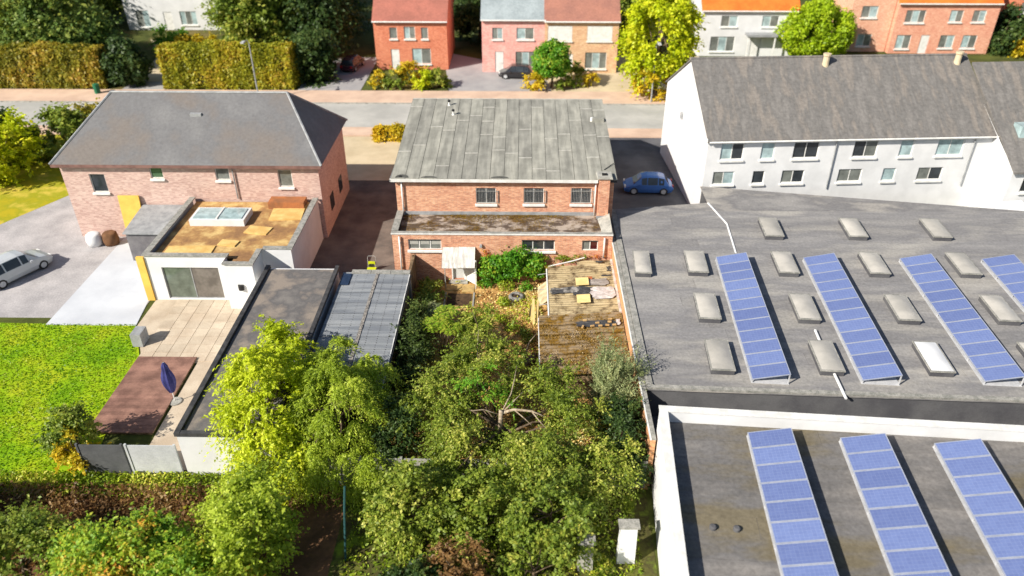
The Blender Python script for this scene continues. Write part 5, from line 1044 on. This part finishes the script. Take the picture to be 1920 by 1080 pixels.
far_house('corner_house', 'orange brick house at the end of the row', 63, 74, 104, 114, 6.2, 10, m_or, m_rt, [(64.2, 65.6, 3.8, 5.1), (67.5, 69.1, 3.8, 5.1), (64.2, 66.1, .7, 2.3)], [(67.5, 68.5, .02, 2.3)])
far_house('garden_villa', 'white villa half hidden behind the tall hedges', -55, -42, 109, 119, 5.6, 9, m_whitewall, m_rt, [(-53.6, -51.8, .4, 2.6), (-47.5, -45.2, .7, 2.5)], [(-49.8, -48.6, .02, 2.4)])

# ================================================================== VEGETATION AROUND
hedge('tall_hedge', 'tall brownish clipped hedge left of the dark round bush', -75, -46.4, 83.3, 85.4, 4.3, L_hedge, 150, .16)
hedge('clipped_hedge', 'tall yellow green clipped hedge right of the gap to the white villa', -39.6, -25.4, 83.4, 85.6, 4.5, leafM('hedge_leaf_two', [lin(104, 112, 24), lin(134, 136, 32), lin(158, 154, 38), lin(170, 146, 50)]), 190, .15)
hedge('low_hedge', 'low yellow green hedge across the paving left of the brick workshop', -14.0, -9.6, 68.2, 69.3, 1.3, L_yellow, 160, .12)
hedge('side_hedge', 'narrow yellowish hedge along the side of the brick workshop', -9.7, -8.9, 60.5, 68.1, 1.6, L_hedge, 120, .12)
def puff(name, label, x, y, z, r, mat, n=40, q=None, per=90, leaf=.2, trunk=.18, cat='tree', flat=1.0, seed=1, shell=.6, low=-.8):
    q = q or max(r) * .33
    if shell >= .8: return tree(name, label, (x, y, 0), blob_clumps((x, y, z), r, n, q, shell, low, .15), mat, per, leaf, trunk, 10, cat=cat, seed=seed, core=.6, rag=.2, up=.4)
    return tree(name, label, (x, y, 0), blob_clumps((x, y, z), r, n, q, shell, low), mat, per * 1.25, leaf, trunk, 10, cat=cat, seed=seed, spray=dict(twig=12, length=1.25, droop=.3, out=.6, up=.35, aspect=.6, jit=.6))
puff('round_bush', 'big dark green rounded bush between the two tall hedges', -44.4, 84.8, 2.3, (2.1, 1.6, 2.3), L_dark, 46, per=200, cat='bush', shell=.8)
puff('topiary_tree', 'vivid green ball clipped tree before the tan house', 3.15, 84.4, 3.1, (1.75, 1.75, 1.65), L_bright, 120, .55, per=420, leaf=.13, trunk=.12, seed=2, shell=.85)
puff('lime_tree', 'big yellow green tree beside the white gable', 14.4, 82.5, 6.2, (3.6, 3.4, 4.6), L_lime, 80, 1.0, per=230, leaf=.17, trunk=.28, seed=3)
puff('golden_bush', 'yellowish lower bush at the foot of the big yellow green tree', 14.2, 80.9, 1.7, (2.4, 1.6, 1.9), L_yellow, 30, .7, per=200, leaf=.16, trunk=.1, cat='bush', seed=4)
puff('clipped_round_tree', 'wide round lime green tree before the white villa', 36.0, 96.8, 3.2, (4.0, 3.0, 3.2), leafM('olive_lime', [lin(104, 130, 16), lin(130, 156, 22), lin(150, 172, 30), lin(170, 180, 44)]), 110, .95, per=240, leaf=.18, trunk=.2, seed=5, shell=.8)
for i, (x, y, z, r, mt, lb) in enumerate((
    (-62, 92, 5.0, (5, 4, 5), L_mid, 'spreading mid green tree behind the brownish hedge'), (-54, 91, 5.4, (4.6, 4, 5), leafM('bluegreen', [lin(60, 84, 40), lin(84, 110, 50), lin(110, 130, 60), lin(150, 156, 70)]), 'bluish green tree behind the brownish hedge'),
    (-70, 100, 6, (6, 5, 6), L_dark, 'dark tree far behind the brownish hedge'), (-33, 96, 4.6, (4.5, 3.6, 4.6), L_mid, 'loose mid green tree behind the yellow green hedge'), (-27, 98, 5.5, (4.0, 4, 5.5), L_dark, 'tall dark tree left of the orange brick house'), (-36, 108, 6, (5, 4, 6), L_apple, 'olive tree beyond the white villa drive'), (-24.0, 88.5, 2.0, (1.6, 3.5, 2.2), L_dark, 'dark shrub bank beside the shaded drive'), (-28, 108, 6, (6, 5, 6), L_dark, 'broad dark tree furthest beyond the yellow green hedge'),
    (-5.8, 104, 4, (3, 4, 4), L_dark, 'dark tree between the orange brick and rose houses'), (14.5, 104, 4.5, (4, 4, 4.5), L_mid, 'mid green tree behind the tan house'), (60.8, 100, 2.2, (2.2, 2.5, 2.3), L_dark, 'dark bush between the orange roofed house and the corner house'), (62.5, 97.5, 1.4, (1.5, 1.5, 1.5), L_yellow, 'yellowish bush before the corner house'), (-64, 112, 6, (7, 5, 6), L_mid, 'broad tree at the back left of the white villa'), (-40.5, 120, 6, (7, 5, 6), L_dark, 'dark tree behind the white villa'))):
    puff('garden_tree', lb, x, y, z, r, mt, 46, max(r) * .32, per=190, leaf=.2, trunk=.22, seed=40 + i)
for i, (x, y, r, mt, lb) in enumerate(((-45.5, 100.5, 1.7, L_bright, 'round dark green ball bush before the white villa'), (-41, 100, 1.2, L_yellow, 'yellow low bush beside the beige drive'), (-42.8, 98.2, 1.2, L_yellow, 'yellow low bush at the bend of the beige drive'),
    (-16.2, 84.2, 1.0, L_yellow, 'yellow shrub at the left end of the front bed'), (-14.2, 84.6, 1.1, L_mid, 'green shrub second in the front bed of the orange brick house'), (-12.6, 85.6, 1.4, L_yellow, 'tall golden shrub in the front bed of the orange brick house'), (-11.2, 84.3, 1.0, L_lime, 'lime shrub in the front bed of the orange brick house'), (-9.4, 84.8, 1.1, L_mid, 'green shrub at the right end of the front bed'),
    (1.2, 83.8, 1.0, L_yellow, 'golden upright shrub left of the ball clipped tree'), (4.4, 84.2, .8, L_mid, 'low green shrub right of the ball clipped tree'), (5.8, 85, .7, L_mid, 'small green shrub before the tan house door'), (7.6, 85.2, .7, L_yellow, 'small yellow shrub before the tan house window'), (6.2, 88.6, .8, L_mid, 'narrow dark shrub against the tan house wall'))):
    puff('garden_shrub', lb, x, y, r * .8, (r, r, r * .9), mt, 14, r * .45, per=260, leaf=.14, trunk=.05, cat='shrub', seed=60 + i)
for i, (x, y, z, r, mt, lb) in enumerate(((-44, 60, 2.2, (3, 3, 2.6), L_lime, 'lime green bush at the edge of the dry side lawn'), (-48, 63, 2.6, (3, 3, 3), L_dark, 'dark bush behind the lime bush by the side lawn'), (-41, 64.5, 1.7, (2.4, 2.2, 2), L_mid, 'mid green bush near the hipped house corner'), (-39, 67.5, 1.2, (3.4, 1, 1.4), L_hedge, 'low brownish bush along the road behind the hipped house'), (-50, 56, 2.2, (2.6, 2.4, 2.6), L_mid, 'mid green bush left of the dry side lawn'))):
    puff('lawn_bush', lb, x, y, z, r, mt, 34, max(r) * .34, per=200, leaf=.17, trunk=.12, cat='bush', seed=80 + i)
# neighbour's tree between the two garages and the plants on the rear plot
nc = np.concatenate([blob_clumps((-12.0, 27.6, 3.4), (1.7, 2.0, 2.6), 60, .62, .55, -.85), blob_clumps((-12.3, 30.6, 3.4), (1.2, 1.6, 1.8), 26, .55, .5), blob_clumps((-11.6, 25.6, 1.9), (1.4, 1.3, 1.6), 24, .5, .5)])
tree('false_acacia', 'tall lime yellow tree between the long flat garage and the willow', (-12.0, 27.4, 0), nc, leafM('acacia_leaf', [lin(122, 140, 18), lin(150, 166, 26), lin(176, 188, 40), lin(200, 204, 64)]), 1000, .085, .16, 16, seed=13, spray=dict(twig=18, length=1.7, droop=.7, out=.8, up=.3, aspect=.45, jit=.5))
L_grorange = leafM('mixed_leaf', [lin(70, 110, 36), lin(104, 140, 40), lin(150, 170, 50), lin(206, 140, 60)])
for i, (x, y, z, r, mt, n, lb) in enumerate(((-20.2, 19.8, 1.5, (2.0, 1.8, 1.8), L_mid, 40, 'mid green bush on the brown earth behind the lawn'), (-15.4, 19.6, 1.7, (2.4, 1.8, 2.0), L_grorange, 50, 'green bush flecked with orange leaves on the rear plot'), (-11.2, 21.0, 2.0, (1.6, 2.0, 2.2), L_willow, 46, 'yellow green bush below the tall lime yellow tree'), (-12.6, 18.0, 1.6, (2.2, 1.4, 1.8), L_grorange, 36, 'green bush with orange berries by the yellow green bush'), (-17.6, 18.0, 1.0, (1.5, 1.2, 1.2), L_silver, 22, 'pale bluish bush amid the rear plot bushes'),
    (-4.6, 22.6, 1.8, (1.7, 1.5, 1.8), L_apple, 40, 'olive tree in the shady rear garden near the teal pole'), (-1.6, 22.6, 1.7, (1.6, 1.5, 1.7), L_apple, 38, 'olive tree in the middle of the shady rear garden'), (1.4, 22.3, 1.9, (1.8, 1.6, 1.9), L_mid, 44, 'mid green tree beside the pale garden posts'), (-2.4, 19.8, 1.2, (1.5, 1.2, 1.3), L_rust, 26, 'rusty leaved shrub in the rear garden'), (.6, 19.8, 1.4, (1.5, 1.3, 1.5), L_mid, 30, 'low green shrub at the near end of the rear garden'), (-4.2, 19.2, .9, (1.3, 1.1, 1.0), L_dark, 22, 'dark low shrub beside the rusty shrub'), (-22.0, 27.6, 1.2, (.9, 1.0, 1.6), L_mid, 20, 'slim green shrub beside the dark garden screen'), (-21.2, 26.6, .9, (1.0, .7, 1.2), L_yellow, 16, 'yellowish shrub at the foot of the garden screen'), (-25.5, 22.0, 1.3, (1.8, 1.6, 1.5), L_mid, 34, 'mid green bush left on the brown earth plot'))):
    puff('leafy_bush', lb, x, y, z, r, mt, n, max(r) * .28, per=900, leaf=.076, trunk=.1, cat='bush', seed=100 + i, shell=.5)
scatter('dry_brush', 'brown dead brush covering the earth behind the lawn', 'brush', 15000, (-27, -12.5), (20.5, 25.0), lambda x, y: rng.random(len(x)) < .9, .1, L_rust, .6, .5)
scatter('rough_grass', 'rough green grass strip along the end of the neighbouring garden', 'grass', 9000, (-30, -12), (24.4, 25.9), lambda x, y: rng.random(len(x)) < .9, .09, L_grass, .3, .3)
scatter('lawn_grass', 'bright short grass of the neighbouring lawn', 'grass', 30000, (-38, -21.2), (26, 38.3), lambda x, y: (x < -22.3 - (y - 35) * .42 * (y > 35)) & (x < -21.3 - (y - 26) * .1), .055, leafM('lawn_blade', [lin(96, 144, 6), lin(120, 164, 10), lin(146, 174, 24), lin(172, 180, 48)], .3, gain=.9), .25, .06)
scatter('shade_grass', 'patchy grass in the shady rear garden', 'grass', 12000, (-7.5, 5.2), (14, 25.2), lambda x, y: rng.random(len(x)) < .8, .09, L_grass, .4, .15)
# pale posts and pole in the rear garden
for i, (x, y, wd, h, lb) in enumerate(((2.75, 21.0, .32, 1.7, 'grey stone slab post standing in the shady rear garden'), (4.5, 21.4, .38, 2.2, 'tall pale slab post beside the white hall wall'))):
    t = thing('slab_post', lb, 'post', (x, y, 0)); MB().hexa([(x - wd, y - .2, 0), (x + wd, y - .2, 0), (x + wd, y + .2, 0), (x - wd, y + .2, 0)], [(x - wd * .9, y - .16, h), (x + wd * .9, y - .16, h), (x + wd * .9, y + .16, h), (x - wd * .9, y + .16, h)]).build('shaft', m_concrete if i == 0 else m_whitewall, t); B('cap', m_coping, t, x - wd - .05, x + wd + .05, y - .24, y + .24, h + .002, h + .09)
tag(MB().tube([(-7.4, 21.2, 0), (-7.35, 22.0, 2.2), (-7.3, 22.4, 3.2)], .05, 8).build('teal_pole', M('teal_paint', lin(44, 84, 84), lin(36, 70, 72), 2)), 'slanting dark teal pole at the edge of the shady rear garden', 'pole')
# street lamps across the road
for i, x in enumerate((-28.2, 13.6)):
    t = thing('street_lamp', ['grey street lamp before the yellow green hedge', 'grey street lamp before the big yellow green tree'][i], 'street lamp', (x, 79.6, .1)); MB().tube([(x, 79.6, .1), (x, 79.6, 6.0), (x, 79.2, 6.5), (x, 78.2, 6.6)], [.09, .06, .05, .045], 8).build('post', m_zinc, t); B('lamp_head', m_alu, t, x - .15, x + .15, 77.6, 78.3, 6.55, 6.68)
tag(MB().lathe((-46.5, 81.6, .1), [(0, 0), (.3, 0), (.34, .9), (.36, 1.0), (0, 1.05)], 10).build('waste_bin', M('green_bin', (.02, .16, .08), (.015, .12, .06), 2, rough=.5)), 'dark green waste bin at the end of the brownish hedge', 'bin')
